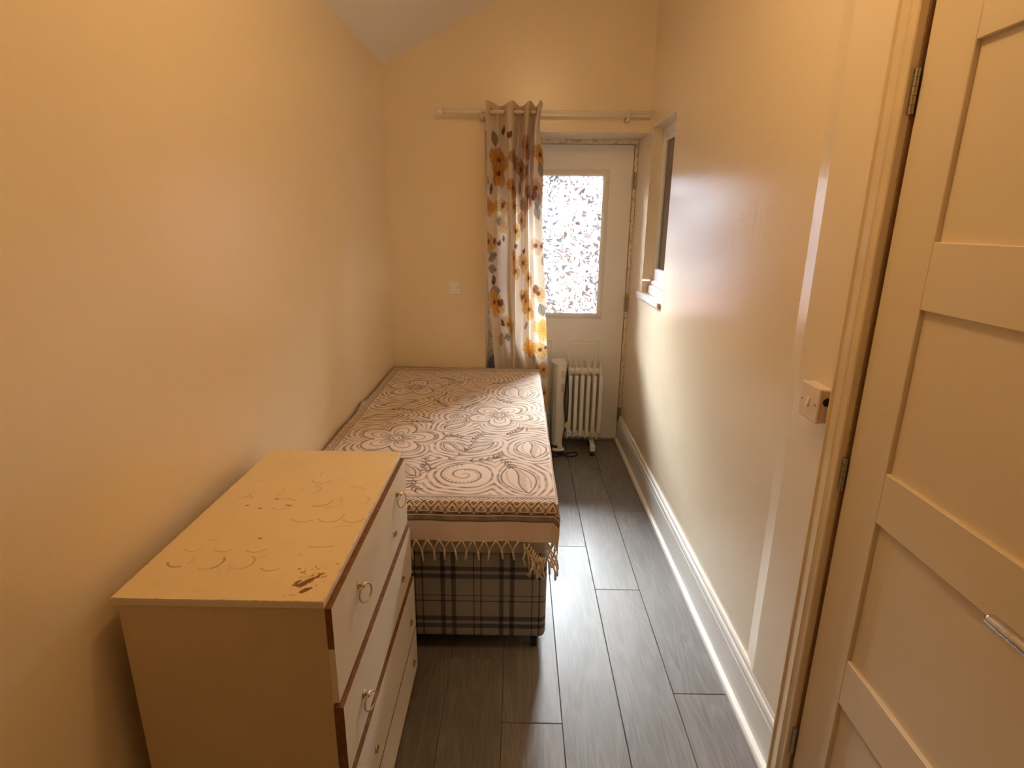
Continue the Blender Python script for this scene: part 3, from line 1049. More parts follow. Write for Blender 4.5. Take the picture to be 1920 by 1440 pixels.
# woven border on all four sides ---------------------------------
BWD = 0.118
def border(dist, along, thick=1.0):
    """dist 0 at the inner line .. BWD at the outer line"""
    d = dist / BWD
    ink = np.zeros(dist.shape)
    def band(a, b_, v):
        nonlocal ink
        ink = np.where((d >= a) & (d < b_), np.maximum(ink, v), ink)
    band(0.0, 0.035, 0.70)
    hatch = 0.62 + 0.22 * np.sin(along * 2 * np.pi / 0.0065) + 0.12 * np.sin(dist * 2 * np.pi / 0.004)
    ink = np.where((d >= 0.07) & (d < 0.17), hatch, ink)
    band(0.185, 0.20, 0.6)
    # lattice of diamonds (a small flower in each) over triangles with clipped feet
    P = 0.0475
    a_ = np.abs(((along / P) % 1.0) - 0.5)              # 0 under a triangle's tip, 0.5 under a diamond
    z0, z1 = 0.22, 0.755
    w = (d - z0) / (z1 - z0)
    zone = (w >= -0.02) & (w <= 1.0)
    T = 0.042
    up = np.abs(w - (0.33 - 0.66 * a_)) < T
    lo = (np.abs(w - (0.33 + 0.84 * a_)) < T * 1.15)
    cham = (np.abs(w - (0.75 + (0.5 - a_) * 1.67)) < T * 1.5) & (a_ > 0.37)
    base = (np.abs(w - 0.95) < T * 0.9) & (a_ < 0.39)
    top2 = (np.abs(w - (0.13 - 0.66 * a_)) < T * 0.9) & (a_ < 0.22)
    ink = np.where(zone & (up | lo | cham | base | top2), 1.0, ink)
    dm_ = np.abs(a_ - 0.5) / 0.5 + np.abs(w - 0.37) / 0.37
    ink = np.where(zone & (dm_ > 0.14) & (dm_ < 0.42), 0.9, ink)
    ink = np.where(zone & (np.abs(dm_ - 0.66) < 0.05), 0.45, ink)
    tri = (w > 0.56) & (w < 0.84) & (a_ < (w - 0.52) * 0.55)
    hole = (w > 0.72) & (w < 0.79) & (a_ < 0.05)
    ink = np.where(zone & tri & ~hole, 1.0, ink)
    band(0.755, 0.785, 0.95)
    band(0.83, 0.86, 0.9)
    hatch2 = 0.74 + 0.18 * np.sin(along * 2 * np.pi / 0.0065)
    ink = np.where((d >= 0.86) & (d < 0.955), hatch2, ink)
    band(0.955, 1.0, 1.0)
    return ink
yb_in = SY0 + 0.040                      # inner line of the front border lies on the top
xr_in = SX1 + 0.012
xl_in = SA0 + 0.050
yk_in = -0.062 - 0.100
dF, dRt, dL, dK = yb_in - B, A - xr_in, xl_in - A, B - yk_in
dm = np.maximum(np.maximum(dF, dRt), np.maximum(dL * 2.2, dK * 1.1))
al = np.where((dF >= dRt) | (dK * 1.1 >= dm - 1e-9), A, B)
al = np.where((dRt >= dF) & (dRt >= dL * 2.2) & (dRt >= dK), B, al)
al = np.where(dL * 2.2 >= dm - 1e-9, B, al)
bi = border(dm, al + 0.011)
ink = np.where(dm >= 0, np.where(dm <= BWD, bi, 0.0), np.where(dm > -0.004, 0.0, cv.ink))
ink = np.where(dm > BWD, 0.0, ink)
# keep the dye a little uneven
ink = np.clip(ink * (0.9 + 0.1 * np.sin(A * 90) * np.sin(B * 83)), 0, 1)

# drape: top, rounded edges, vertical sides, gathered corner --------
RB = 0.020
ex = np.maximum(A - SX1, 0)
ey = np.maximum(SY0 - B, 0)
rho = np.hypot(ex, ey)
ang = np.arctan2(ey, ex)
def wrap(s):
    """cloth length s past the edge -> (outward, down)"""
    a = np.clip(s / RB, 0, np.pi / 2)
    return RB * np.sin(a), RB * (1 - np.cos(a)) + np.maximum(s - RB * np.pi / 2, 0)
outw, down = wrap(rho)
nx, ny = np.where(rho > 0, np.cos(ang), 0), np.where(rho > 0, -np.sin(ang), 0)
both = (ex > 0) & (ey > 0)
pleat = np.where(both, 0.010 * np.sin(ang * 8.0) * np.clip(rho / 0.12, 0, 1) * np.sin(2 * ang), 0)
flare = np.where(both, 0.010 * np.sin(2 * ang) * np.clip(rho / 0.10, 0, 1), 0)
wav = 0.0035 * np.clip(rho / 0.12, 0, 1) * (np.sin(A * 21 + 1.0) + 0.6 * np.sin(A * 47)) * (ey > 0)
wav2 = 0.004 * np.clip(rho / 0.12, 0, 1) * np.sin(B * 17) * (ex > 0)
lean = 0.022 * np.clip((rho - 0.02) / 0.11, 0, 1) * ((ex > 0) & (ey < 0.02))
off = outw + pleat + flare + wav + wav2 - lean
X = np.minimum(A, SX1) + nx * off
Y = np.maximum(B, SY0) + ny * off
Zt = 0.0022 * np.sin(A * 13 + B * 5) * np.sin(B * 9 + 1) + 0.0012 * np.sin(A * 41 - B * 23) * np.sin(B * 31)
# back edge rises over the mattress rim; left edge is tucked a little up the wall
Z = SZ + Zt * (rho == 0) - down
Z = Z - np.clip((B - SY1) / 0.03, 0, 1) ** 2 * 0.02
ruck = np.exp(-((B + 1.156) / 0.012) ** 2) * np.clip((A - 0.78) / 0.06, 0, 1) * (rho < 0.02)
Z = Z + ruck * 0.004
hump = np.exp(-((B + 0.86) / 0.06) ** 2) * np.clip((0.07 - A) / 0.06, 0, 1)
Z = Z + hump * 0.018
# mild sag of the top between the edges at the front
P3 = np.stack([X, Y, Z], -1)
spread = grid_mesh('bedspread', P3, {'ink': ink}, 'spread')
tag(spread, 'cream cotton bedspread printed with brown flowers and swirls, fringed, on the divan bed', 'bedspread')

# fringe: knotted tassels along the front hem
zh = SZ - (RB + DF - RB * np.pi / 2)          # hem height
yh = SY0 - RB
def tassel(p, q, knot, end, mid=None, r=0.0027):
    bm = BM()
    tube(bm, smooth_curve([p, ((p[0] + knot[0]) / 2 + (knot[0] - p[0]) * 0.1, (p[1] + knot[1]) / 2 - 0.002, (p[2] + knot[2]) / 2), knot], 8).tolist() if False else [p, knot], r, 6)
    tube(bm, [q, knot], r, 6)
    bmesh.ops.create_icosphere(bm, subdivisions=1, radius=0.0042, matrix=Matrix.Translation(knot))
    tube(bm, [knot] + ([mid] if mid else []) + [end], [r * 1.25] + ([r * 1.25] if mid else []) + [r * 1.5], 6)
    return obj('tassel', bm, 'fringe', spread, True)
xs = np.arange(0.035, 0.80, 0.0385)
for i, x in enumerate(xs):
    dx = random.uniform(-0.004, 0.004)
    zk = zh - 0.031 + random.uniform(-0.005, 0.004)
    yk = yh - 0.002 + random.uniform(-0.002, 0.001)
    en = (x + 0.0185 + dx + random.uniform(-0.006, 0.006), yk + 0.001, zk - 0.034 - random.uniform(0, 0.012))
    tassel((x, yh - 0.0015, zh + 0.004), (x + 0.0375, yh - 0.0015, zh + 0.004), (x + 0.0185 + dx, yk, zk), en)
# tangle of tassels where the hem gathers at the free corner
for i in range(15):
    t = i / 14.0
    a = math.pi / 2 * (1 - t)
    cx_, cy_ = SX1 - 0.085 * (1 - t) + 0.010 * t, SY0 - RB * (1 - 0.25 * t)
    if i > 8:
        cx_, cy_ = SX1 + 0.008 - (i - 9) * 0.003, SY0 - RB + (i - 9) * 0.004
    z0 = zh - 0.016 - 0.055 * math.sin(math.pi * t) * (1 if i < 11 else 0.7)
    k_ = (cx_ + random.uniform(-0.01, 0.01), cy_ - 0.010 + random.uniform(-0.006, 0.003), z0 - 0.018)
    m_ = (k_[0] + random.uniform(-0.010, 0.012), k_[1] + random.uniform(-0.006, 0.004), k_[2] - 0.022)
    e_ = (k_[0] + random.uniform(-0.018, 0.016), k_[1] + random.uniform(-0.002, 0.006), k_[2] - 0.048 - random.uniform(0, 0.02))
    tassel((cx_ - 0.010, cy_ - 0.004, z0 + 0.012), (cx_ + 0.010, cy_ - 0.004, z0 + 0.012), k_, e_, m_, 0.0026)

# ================================================================== CHEST OF DRAWERS
ch = tag(empty('chest_of_drawers'), 'worn cream painted chest of drawers with a scuffed chipped top', 'chest of drawers')
CX0, CX1, CY0, CY1, CZ = 0.0407, 0.439, -2.668, -1.952, 0.830
bm = BM()
box(bm, CX0 + 0.008, CX1 - 0.002, CY0 + 0.004, CY1 - 0.004, 0.045, CZ - 0.0155, 0.001)
box(bm, CX0 + 0.02, CX1 - 0.05, CY0 + 0.02, CY1 - 0.02, 0.0, 0.045)
obj('carcass', bm, 'carcass', ch)
bm = BM()
box(bm, CX0, CX1, CY0, CY1, CZ - 0.0155, CZ - 0.0008, 0.0012)
top = obj('top_board', bm, 'drawer', ch)
# worn paint film on the top, with ring marks, scratches and bare patches
hh = 0.0021
ua = np.arange(CX0 + 0.0005, CX1 - 0.0004, hh)
vb = np.arange(CY0 + 0.0005, CY1 - 0.0004, hh)
A, B = np.meshgrid(ua, vb, indexing='ij')
cw = Canvas(A, B)
def arc(c, r, a0, a1, w, v):
    t = np.radians(np.linspace(a0, a1, 18))
    cw.stroke(np.c_[c[0] + r * np.cos(t), c[1] + r * np.sin(t)], w, v, 0.0012)
arcs = [((0.102, -2.543), 0.024, 200, 300, .0030, .75), ((0.102, -2.543), 0.024, 330, 30, .002, .4), ((0.165, -2.547), 0.026, 300, 400, .0032, .75), ((0.165, -2.547), 0.026, 240, 300, .002, .45),
        ((0.230, -2.546), 0.024, 300, 420, .0026, .6), ((0.230, -2.546), 0.024, 200, 300, .0018, .35), ((0.296, -2.552), 0.023, 215, 320, .0024, .55),
        ((0.104, -2.487), 0.023, 225, 320, .002, .45), ((0.168, -2.485), 0.024, 225, 320, .0024, .5), ((0.236, -2.486), 0.024, 225, 330, .0022, .5),
        ((0.109, -2.29), 0.028, 60, 140, .002, .5), ((0.215, -2.295), 0.028, 40, 140, .0024, .55), ((0.215, -2.295), 0.028, 220, 320, .002, .45),
        ((0.30, -2.275), 0.030, 250, 360, .0028, .6), ((0.33, -2.285), 0.027, 250, 420, .0018, .4), ((0.255, -2.215), 0.024, 300, 440, .002, .45),
        ((0.291, -2.352), 0.030, 215, 320, .0024, .5), ((0.351, -2.350), 0.030, 215, 380, .0024, .5), ((0.408, -2.352), 0.028, 220, 340, .0026, .5),
        ((0.265, -2.150), 0.028, 190, 350, .0024, .45), ((0.28, -2.12), 0.03, 80, 200, .002, .35), ((0.40, -2.27), 0.022, 300, 420, .002, .4),
        ((0.13, -2.24), 0.022, 140, 260, .002, .4), ((0.17, -2.23), 0.02, 300, 420, .002, .4), ((0.37, -2.22), 0.024, 20, 150, .002, .4),
        ((0.40, -2.425), 0.03, 60, 140, .002, .4)]
for c, r, a0, a1, w, v in arcs:
    if a1 < a0: a1 += 360
    arc(c, r, a0, a1, w * 1.1, v)
for i in range(60):
    c = (random.uniform(0.07, 0.42), random.choice([random.uniform(-2.36, -2.2), random.uniform(-2.16, -1.97), random.uniform(-2.62, -2.48)]))
    a = random.uniform(0, 360)
    arc(c, random.uniform(0.014, 0.032), a, a + random.uniform(15, 60), 0.0016, random.uniform(0.15, 0.4))
cw.stroke([(0.345, -2.485), (0.373, -2.486), (0.398, -2.481)], 0.0026, 0.6)
for p in ((0.127, -2.305), (0.165, -2.319), (0.184, -2.268), (0.224, -2.454), (0.225, -2.300), (0.232, -2.303)):
    cw.stroke([p, (p[0] + 0.006, p[1] - 0.002)], 0.005, 0.85)
# bare patch at the near corner
for p, q, w in (((0.380, -2.618), (0.392, -2.600), 0.012), ((0.385, -2.610), (0.406, -2.588), 0.007), ((0.388, -2.602), (0.410, -2.580), 0.005),
                ((0.375, -2.620), (0.386, -2.612), 0.010), ((0.366, -2.612), (0.372, -2.606), 0.006), ((0.363, -2.618), (0.374, -2.622), 0.004),
                ((0.388, -2.638), (0.396, -2.632), 0.010), ((0.396, -2.634), (0.400, -2.628), 0.006)):
    pts = np.array([p, q]) + 0
    n_ = 7
    L = np.array([np.array(p) + (np.array(q) - np.array(p)) * t + rng.normal(0, 0.0015, 2) for t in np.linspace(0, 1, n_)])
    cw.stroke(L, w, 1.0, 0.0008)
for i in range(42):
    p = (0.392 + rng.normal(0, 0.020), -2.590 + rng.normal(0, 0.030))
    cw.stroke([p, (p[0] + rng.normal(0, 0.003), p[1] + rng.normal(0, 0.002))], random.uniform(0.0012, 0.004), random.uniform(0.4, 0.95), 0.0007)
edge = np.minimum(np.minimum(A - CX0, CX1 - A), np.minimum(B - CY0, CY1 - B))
nz = np.sin(A * 310) * np.sin(B * 270) + np.sin(A * 97 + B * 131)
cw.ink = np.maximum(cw.ink, np.where((edge < 0.0024) & (nz > 0.9), 0.8, 0)).astype(np.float32)
film = grid_mesh('paint_film', np.stack([A, B, np.full(A.shape, CZ)], -1), {'ink': cw.ink}, 'top', ch)
film['label'] = 'yellowed cream paint with cup rings and bare brown chips'

def drawer(z0, z1, xf, end_from, name='drawer'):
    x0, x1 = CX1 - 0.0018, xf
    y0, y1 = CY0 + 0.005, CY1 - 0.005
    zm = z1 - (z1 - z0) * end_from
    bm = BM()
    V = lambda *p: bm.verts.new(p)
    a = {}
    for xi, x in enumerate((x0, x1)):
        for yi, y in enumerate((y0, y1)):
            for zi, z in enumerate((z0, zm, z1)):
                a[xi, yi, zi] = V(x, y, z)
    def f(*ks, mi=0):
        fc = bm.faces.new([a[k] for k in ks])
        fc.material_index = mi
    for z in (0, 1):
        f((1, 0, z), (1, 1, z), (1, 1, z + 1), (1, 0, z + 1))                       # front
        f((0, 0, z), (0, 1, z), (0, 1, z + 1), (0, 0, z + 1))
        f((0, 0, z), (1, 0, z), (1, 0, z + 1), (0, 0, z + 1), mi=1 if z == 1 else 0)  # near end
        f((0, 1, z), (1, 1, z), (1, 1, z + 1), (0, 1, z + 1), mi=0)
    f((0, 0, 2), (1, 0, 2), (1, 1, 2), (0, 1, 2), mi=1)                              # bare top edge
    f((0, 0, 0), (1, 0, 0), (1, 1, 0), (0, 1, 0))
    return obj(name, bm, ['drawer', 'bare_wood'], ch)

def ring_handle(parent, x, y, z):
    bm = BM()
    box(bm, x - 0.0005, x + 0.004, y - 0.007, y + 0.007, z - 0.007, z + 0.007, 0.001)
    tube(bm, [(x + 0.003, y, z), (x + 0.014, y, z)], 0.0038, 8)
    tube(bm, [(x + 0.012, y - 0.006, z), (x + 0.012, y + 0.006, z)], 0.0042, 8)
    ax = Vector((1, -0.42, 0.10))
    torus(bm, (x + 0.015, y + 0.001, z - 0.0195), ax, 0.0205, 0.0021, 30, 8)
    tag(obj('ring_handle', bm, 'brass', parent, True), label='hanging brass ring pull')

def stub(parent, x, y, z):
    bm = BM()
    box(bm, x - 0.0005, x + 0.003, y - 0.0075, y + 0.0075, z - 0.0085, z + 0.0085, 0.001)
    box(bm, x + 0.003, x + 0.008, y - 0.0075, y - 0.0035, z - 0.006, z + 0.006, 0.001)
    box(bm, x + 0.003, x + 0.008, y + 0.0035, y + 0.0075, z - 0.006, z + 0.006, 0.001)
    tag(obj('handle_plate', bm, 'brass', parent), label='small brass plate whose ring is missing')
D1 = drawer(0.594, CZ - 0.0185, 0.4500, 0.42)
D2 = drawer(0.409, 0.582, 0.4570, 1.0 - 1e-3)
D3 = drawer(0.207, 0.396, 0.4630, 1.0 - 1e-3)
D4 = drawer(0.046, 0.2005, 0.4635, 1.0 - 1e-3)
ring_handle(D1, 0.450, -2.495, 0.744)
ring_handle(D1, 0.450, -2.090, 0.757)
stub(D1, 0.450, -2.143, 0.661)
ring_handle(D2, 0.457, -2.536, 0.492)
stub(D2, 0.457, -2.098, 0.482)
stub(D3, 0.463, -2.493, 0.287)
stub(D3, 0.463, -2.041, 0.283)
stub(D4, 0.4635, -2.50, 0.120)
stub(D4, 0.4635, -2.029, 0.118)

# ================================================================== CURTAIN AND ROD
rod = tag(empty('curtain_rod'), 'white extending curtain pole across the back wall above the door', 'curtain pole')
ZR, YR = 2.107, -0.08
bm = BM()
tube(bm, [(0.565, YR, ZR), (W - 0.001, YR, ZR + 0.002)], 0.0098, 16)
obj('pole', bm, 'pole', rod, True)
bm = BM()
tube(bm, [(0.350, YR, ZR + 0.001), (0.575, YR, ZR)], 0.0135, 16)
obj('outer_tube', bm, 'pole', rod, True)
bm = BM()
tube(bm, [(0.318, YR, ZR), (0.324, YR, ZR), (0.330, YR, ZR), (0.345, YR, ZR), (0.352, YR, ZR)], [0.012, 0.018, 0.0195, 0.0195, 0.0135], 18)
obj('finial', bm, 'pole', rod, True)
for x in (0.572, 1.400):
    bm = BM()
    torus(bm, (x, YR, ZR), (1, 0, 0), 0.0155, 0.0035, 20, 6)
    tube(bm, [(x, YR, ZR - 0.014), (x, YR, ZR - 0.034)], 0.006, 10)
    tube(bm, [(x, YR, ZR - 0.028), (x, -0.012, ZR - 0.028), (x, -0.001, ZR - 0.028)], [0.006, 0.006, 0.016], 12)
    tube(bm, [(x, YR - 0.004, ZR - 0.030), (x, YR - 0.009, ZR - 0.030)], 0.0032, 8)
    obj('bracket', bm, 'pole', rod, True)

CROWS = [
    (2.150, [(0.5982, -0.125), (0.6598, -0.035), (0.7309, -0.125), (0.7808, -0.035), (0.8311, -0.125), (0.8715, -0.035), (0.893, -0.125), (0.9152, -0.08)]),
    (2.03, [(0.601, -0.125), (0.6603, -0.035), (0.732, -0.125), (0.7793, -0.035), (0.8242, -0.125), (0.8556, -0.035), (0.8747, -0.125), (0.8999, -0.08)]),
    (1.85, [(0.6069, -0.125), (0.661, -0.035), (0.7369, -0.125), (0.7727, -0.035), (0.8154, -0.125), (0.847, -0.035), (0.8727, -0.125), (0.9258, -0.08)]),
    (1.501, [(0.6066, -0.125), (0.6655, -0.03), (0.7405, -0.125), (0.7743, -0.03), (0.8151, -0.125), (0.8477, -0.03), (0.8742, -0.125), (0.9289, -0.0775)]),
    (1.13, [(0.6125, -0.12), (0.6671, -0.025), (0.7442, -0.12), (0.7727, -0.025), (0.8213, -0.12), (0.8617, -0.025), (0.8918, -0.12), (0.955, -0.0725)]),
    (0.934, [(0.6283, -0.11), (0.6812, -0.02), (0.7559, -0.11), (0.7752, -0.02), (0.8213, -0.11), (0.8657, -0.02), (0.903, -0.11), (0.9673, -0.065)]),
    (0.796, [(0.6373, -0.085), (0.695, 0.0), (0.7638, -0.085), (0.7768, 0.0), (0.8204, -0.085), (0.8688, 0.0), (0.9102, -0.085), (0.9756, -0.0425)]),
    (0.612, [(0.6491, -0.03), (0.7091, 0.035), (0.7689, -0.03), (0.7929, 0.035), (0.8407, -0.03), (0.8835, 0.035), (0.9300, -0.03), (0.9896, 0.0)]),
    (0.263, [(0.6707, -0.02), (0.7259, 0.045), (0.7694, -0.02), (0.8049, 0.045), (0.8469, -0.02), (0.8981, 0.045), (0.949, -0.02), (0.993, 0.0125)]),
]
def catmull(P, t):
    """P (n,...) control values, t array in [0,n-1] -> interpolated"""
    n = len(P)
    i = np.clip(np.floor(t).astype(int), 0, n - 2)
    f = (t - i).reshape(-1, *([1] * (P.ndim - 1)))
    def g(k):
        return P[np.clip(k, 0, n - 1)]
    p0, p1, p2, p3 = g(i - 1), g(i), g(i + 1), g(i + 2)
    return 0.5 * (2 * p1 + (p2 - p0) * f + (2 * p0 - 5 * p1 + 4 * p2 - p3) * f ** 2 + (3 * p1 - p0 - 3 * p2 + p3) * f ** 3)
CZr = np.array([r[0] for r in CROWS])
CP = np.array([r[1] for r in CROWS])              # rows, 8, 2
zz = np.arange(2.150, 0.2629, -0.0045)
tz = np.interp(-zz, -CZr, np.arange(len(CZr)))
rows = catmull(CP, tz)                            # nz, 8, 2
NJ = 240
tj = np.linspace(0, 7, NJ)
CG = np.stack([catmull(r, tj) for r in rows], 0)  # nz, NJ, 2
# rounder folds: sharpen the depth profile
mid = CG[:, :, 1]
# flat width of the cloth from the row at z=1.85
i0 = int(np.argmin(np.abs(zz - 1.85)))
seg = np.hypot(np.diff(CG[i0, :, 0]), np.diff(CG[i0, :, 1]))
U = np.concatenate([[0], np.cumsum(seg)])
Xc, Yc = CG[:, :, 0], CG[:, :, 1]
deep = np.clip((zz - 0.62) / 0.30, 0, 1)[:, None]
Yc = Yc + (Yc + 0.078) * 0.45 * deep
Zc = np.repeat(zz[:, None], NJ, 1)
Zc[:12] += (0.010 * np.sin(np.pi * tj))[None] * np.linspace(1, 0, 12)[:, None]
tip = np.clip((tj - 5.6) / 1.4, 0, 1)
Zc[-30:] -= (0.03 * np.sin(tip * np.pi) ** 2)[None] * np.linspace(0, 1, 30)[:, None]
# dyes
UU = np.repeat(U[None], len(zz), 0)
dye = np.zeros(UU.shape + (3,))
dye[:] = (0.74, 0.64, 0.52)
def ju(j): return float(np.interp(j, tj, U))
def dab(mask, col, a):
    dye[:] = dye * (1 - (mask * a)[..., None]) + np.array(col) * (mask * a)[..., None]
def flower(j, z, R, rot=0.0, col1=(0.46, 0.17, 0.025), col2=(0.66, 0.35, 0.08), n=6, centre=True):
    u0 = ju(j)
    R = R * 1.45
    du, dz = UU - u0, Zc - z
    r = np.hypot(du, dz)
    th = np.arctan2(dz, du) + rot
    for k in range(n):
        a = 2 * math.pi * k / n
        dth = (th - a + np.pi) % (2 * np.pi) - np.pi
        pr = R * (0.75 + 0.25 * np.cos(k * 2.3)) * np.cos(np.clip(dth * n / 3.6, -np.pi / 2, np.pi / 2)) ** 0.5
        mk = np.clip((pr - r) / 0.004, 0, 1)
        t = np.clip(r / R, 0, 1)
        shade = 0.5 + 0.5 * np.sin(dth * 14 + k)
        c = np.array(col1) * (1 - t[..., None]) + np.array(col2) * t[..., None]
        c = c * (0.75 + 0.35 * shade[..., None])
        dye[:] = dye * (1 - 0.85 * mk[..., None]) + c * 0.85 * mk[..., None]
        ed = np.clip(1 - np.abs(pr - r) / 0.0035, 0, 1) * (pr > 0.01)
        dab(ed, (0.30, 0.13, 0.05), 0.45)
    if centre:
        dab(np.clip((0.016 - r) / 0.004, 0, 1), (0.12, 0.04, 0.02), 0.9)
def cleaf(j, z, L, ang, fat=0.28, col=(0.25, 0.22, 0.19), vein=(0.10, 0.06, 0.04)):
    u0 = ju(j)
    L = L * 1.2
    e = (math.cos(ang), math.sin(ang))
    Xl = (UU - u0) * e[0] + (Zc - z) * e[1]
    Yl = -(UU - u0) * e[1] + (Zc - z) * e[0]
    t = Xl / L
    w = 4 * np.clip(t, 0, 1) * (1 - np.clip(t, 0, 1)) * fat * L
    mk = np.clip((w - np.abs(Yl)) / 0.003, 0, 1) * ((t > 0) & (t < 1))
    dab(mk, col, 0.88)
    dab(np.clip((0.0022 - np.abs(Yl)) / 0.001, 0, 1) * ((t > 0) & (t < 1)), vein, 0.8)
def bud(j, z, s=0.02, ang=1.2):
    cleaf(j, z, s * 1.6, ang, 0.34, (0.16, 0.05, 0.035))
    cleaf(j, z, s * 1.2, ang + 0.7, 0.30, (0.13, 0.045, 0.03))
OR2 = dict(col1=(0.52, 0.28, 0.06), col2=(0.68, 0.45, 0.17))
flower(1.1, 1.855, 0.070, 0.4)
flower(1.1, 1.785, 0.060, 1.0)
cleaf(0.85, 1.93, 0.075, 1.9, 0.36); bud(1.45, 1.985, 0.028, 1.3); bud(1.85, 1.960, 0.026, 1.0)
flower(0.2, 1.60, 0.050, 0.2, centre=False); cleaf(0.25, 1.72, 0.075, 2.6, 0.34, (0.28, 0.22, 0.15)); cleaf(0.35, 1.66, 0.06, 1.3, 0.3, (0.17, 0.09, 0.06))
flower(1.35, 1.60, 0.052, 0.1, **OR2); bud(1.35, 1.590, 0.026, 0.9); flower(1.35, 1.50, 0.045, 0.8, centre=False, **OR2)
cleaf(1.1, 1.485, 0.05, 1.5, 0.36, (0.22, 0.21, 0.19)); bud(1.5, 1.40, 0.022, 2.0)
flower(2.35, 1.70, 0.050, 0.5); flower(2.6, 1.60, 0.040, 0.2, **OR2)
flower(3.0, 1.46, 0.045, 0.4, **OR2); bud(2.7, 1.36, 0.024, 0.4); flower(3.0, 1.22, 0.045, 0.1, **OR2); flower(2.6, 1.30, 0.045, 0.9)
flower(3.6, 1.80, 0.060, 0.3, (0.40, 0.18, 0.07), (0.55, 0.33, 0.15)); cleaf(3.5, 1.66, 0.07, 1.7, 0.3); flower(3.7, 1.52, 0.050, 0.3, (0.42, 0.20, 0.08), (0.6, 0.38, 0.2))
flower(4.9, 1.66, 0.060, 0.5, (0.33, 0.17, 0.08), (0.46, 0.28, 0.16)); flower(4.2, 1.60, 0.050, 0.2, (0.33, 0.17, 0.08), (0.46, 0.28, 0.16), centre=False); flower(2.5, 1.86, 0.050, 0.2, (0.36, 0.19, 0.09), (0.50, 0.30, 0.16), centre=False)  # extra brown flowers darken the fold strips: shade put into the print
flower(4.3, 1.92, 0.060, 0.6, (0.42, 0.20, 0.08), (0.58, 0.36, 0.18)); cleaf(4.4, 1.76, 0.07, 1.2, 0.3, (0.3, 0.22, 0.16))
flower(0.15, 1.40, 0.060, 0.2, (0.55, 0.24, 0.05), (0.62, 0.38, 0.14)); cleaf(0.1, 1.29, 0.085, 0.35, 0.30, (0.20, 0.15, 0.13)); cleaf(0.05, 1.25, 0.085, -0.25, 0.28, (0.26, 0.17, 0.15))
bud(0.75, 1.385, 0.02, 1.9); bud(1.1, 1.37, 0.02, 1.4); bud(0.7, 1.14, 0.035, 1.9)
cleaf(0.1, 1.09, 0.10, 0.1, 0.34, (0.27, 0.18, 0.16)); flower(0.55, 1.035, 0.075, 0.5, (0.55, 0.25, 0.04), (0.74, 0.45, 0.12)); bud(1.0, 1.00, 0.032, 1.0)
flower(1.6, 0.90, 0.055, 0.2, **OR2); bud(1.3, 0.88, 0.026, 2.2); cleaf(1.2, 0.80, 0.07, 0.3, 0.34, (0.20, 0.18, 0.16)); cleaf(0.8, 0.74, 0.08, 1.4, 0.3, (0.5, 0.33, 0.14))
flower(4.0, 1.28, 0.055, 0.2, **OR2); bud(4.1, 1.33, 0.022, 1.2); flower(4.4, 1.05, 0.065, 0.7); bud(3.9, 1.06, 0.024, 1.2); cleaf(4.2, 0.88, 0.06, 0.3, 0.34, (0.25, 0.20, 0.17))
flower(4.8, 1.18, 0.045, 0.2, **OR2); flower(4.9, 0.985, 0.055, 0.4, **OR2); flower(4.8, 0.74, 0.065, 0.1, (0.70, 0.30, 0.02), (0.85, 0.48, 0.08), centre=False); cleaf(5.2, 0.66, 0.06, 0.4, 0.4, (0.35, 0.30, 0.24))
flower(6.6, 1.88, 0.055, 0.4); cleaf(6.75, 1.76, 0.07, 1.8, 0.32, (0.24, 0.20, 0.15)); flower(6.2, 1.70, 0.05, 0.4, (0.5, 0.28, 0.15), (0.66, 0.46, 0.32))
cleaf(6.3, 1.58, 0.08, 1.3, 0.3, (0.33, 0.24, 0.21)); cleaf(6.6, 1.52, 0.08, 1.9, 0.3, (0.30, 0.25, 0.22)); bud(6.0, 1.63, 0.035, 1.6)
flower(6.2, 1.38, 0.045, 0.1, (0.55, 0.33, 0.18), (0.7, 0.5, 0.35)); bud(6.7, 1.36, 0.02, 1.0); cleaf(6.8, 1.26, 0.05, 1.5, 0.32, (0.45, 0.32, 0.25))
flower(6.3, 1.10, 0.045, 0.1, (0.6, 0.36, 0.15), (0.75, 0.55, 0.32)); bud(6.0, 1.10, 0.03, 1.5); cleaf(6.7, 0.955, 0.075, 1.9, 0.32, (0.25, 0.22, 0.20)); cleaf(6.9, 0.945, 0.075, 1.2, 0.32, (0.27, 0.25, 0.22))
flower(6.6, 0.870, 0.062, 0.5, (0.68, 0.34, 0.05), (0.80, 0.52, 0.16), centre=False); flower(6.3, 0.74, 0.055, 0.3, **OR2); bud(6.7, 0.735, 0.02, 0.6)
flower(6.5, 0.60, 0.05, 0.3, **OR2); flower(6.5, 0.44, 0.055, 0.3, **OR2); flower(6.4, 0.36, 0.045, 0.3, **OR2)
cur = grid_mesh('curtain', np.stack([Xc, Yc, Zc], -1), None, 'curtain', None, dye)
tag(cur, 'cream curtain printed with orange and yellow flowers, bunched beside the glazed door', 'curtain')

# eyelets: the cloth is cut away where the pole runs through it
bm = BM()
bm.from_mesh(cur.data)
bmesh.ops.delete(bm, geom=[v for v in bm.verts if math.hypot(v.co.y - YR, v.co.z - ZR) < 0.0185], context='VERTS')
bm.to_mesh(cur.data)
bm.free()
kr = int(np.argmin(np.abs(zz - ZR)))
for i in range(NJ - 1):
    ya, yb_ = Yc[kr, i] - YR, Yc[kr, i + 1] - YR
    if ya * yb_ < 0:
        t_ = ya / (ya - yb_)
        x_ = Xc[kr, i] * (1 - t_) + Xc[kr, i + 1] * t_
        tx, ty = Xc[kr, i + 1] - Xc[kr, i], Yc[kr, i + 1] - Yc[kr, i]
        bm = BM()
        torus(bm, (x_, YR, ZR), (-ty, tx, 0), 0.0185, 0.0026, 24, 6)
        obj('eyelet', bm, 'steel', cur, True)

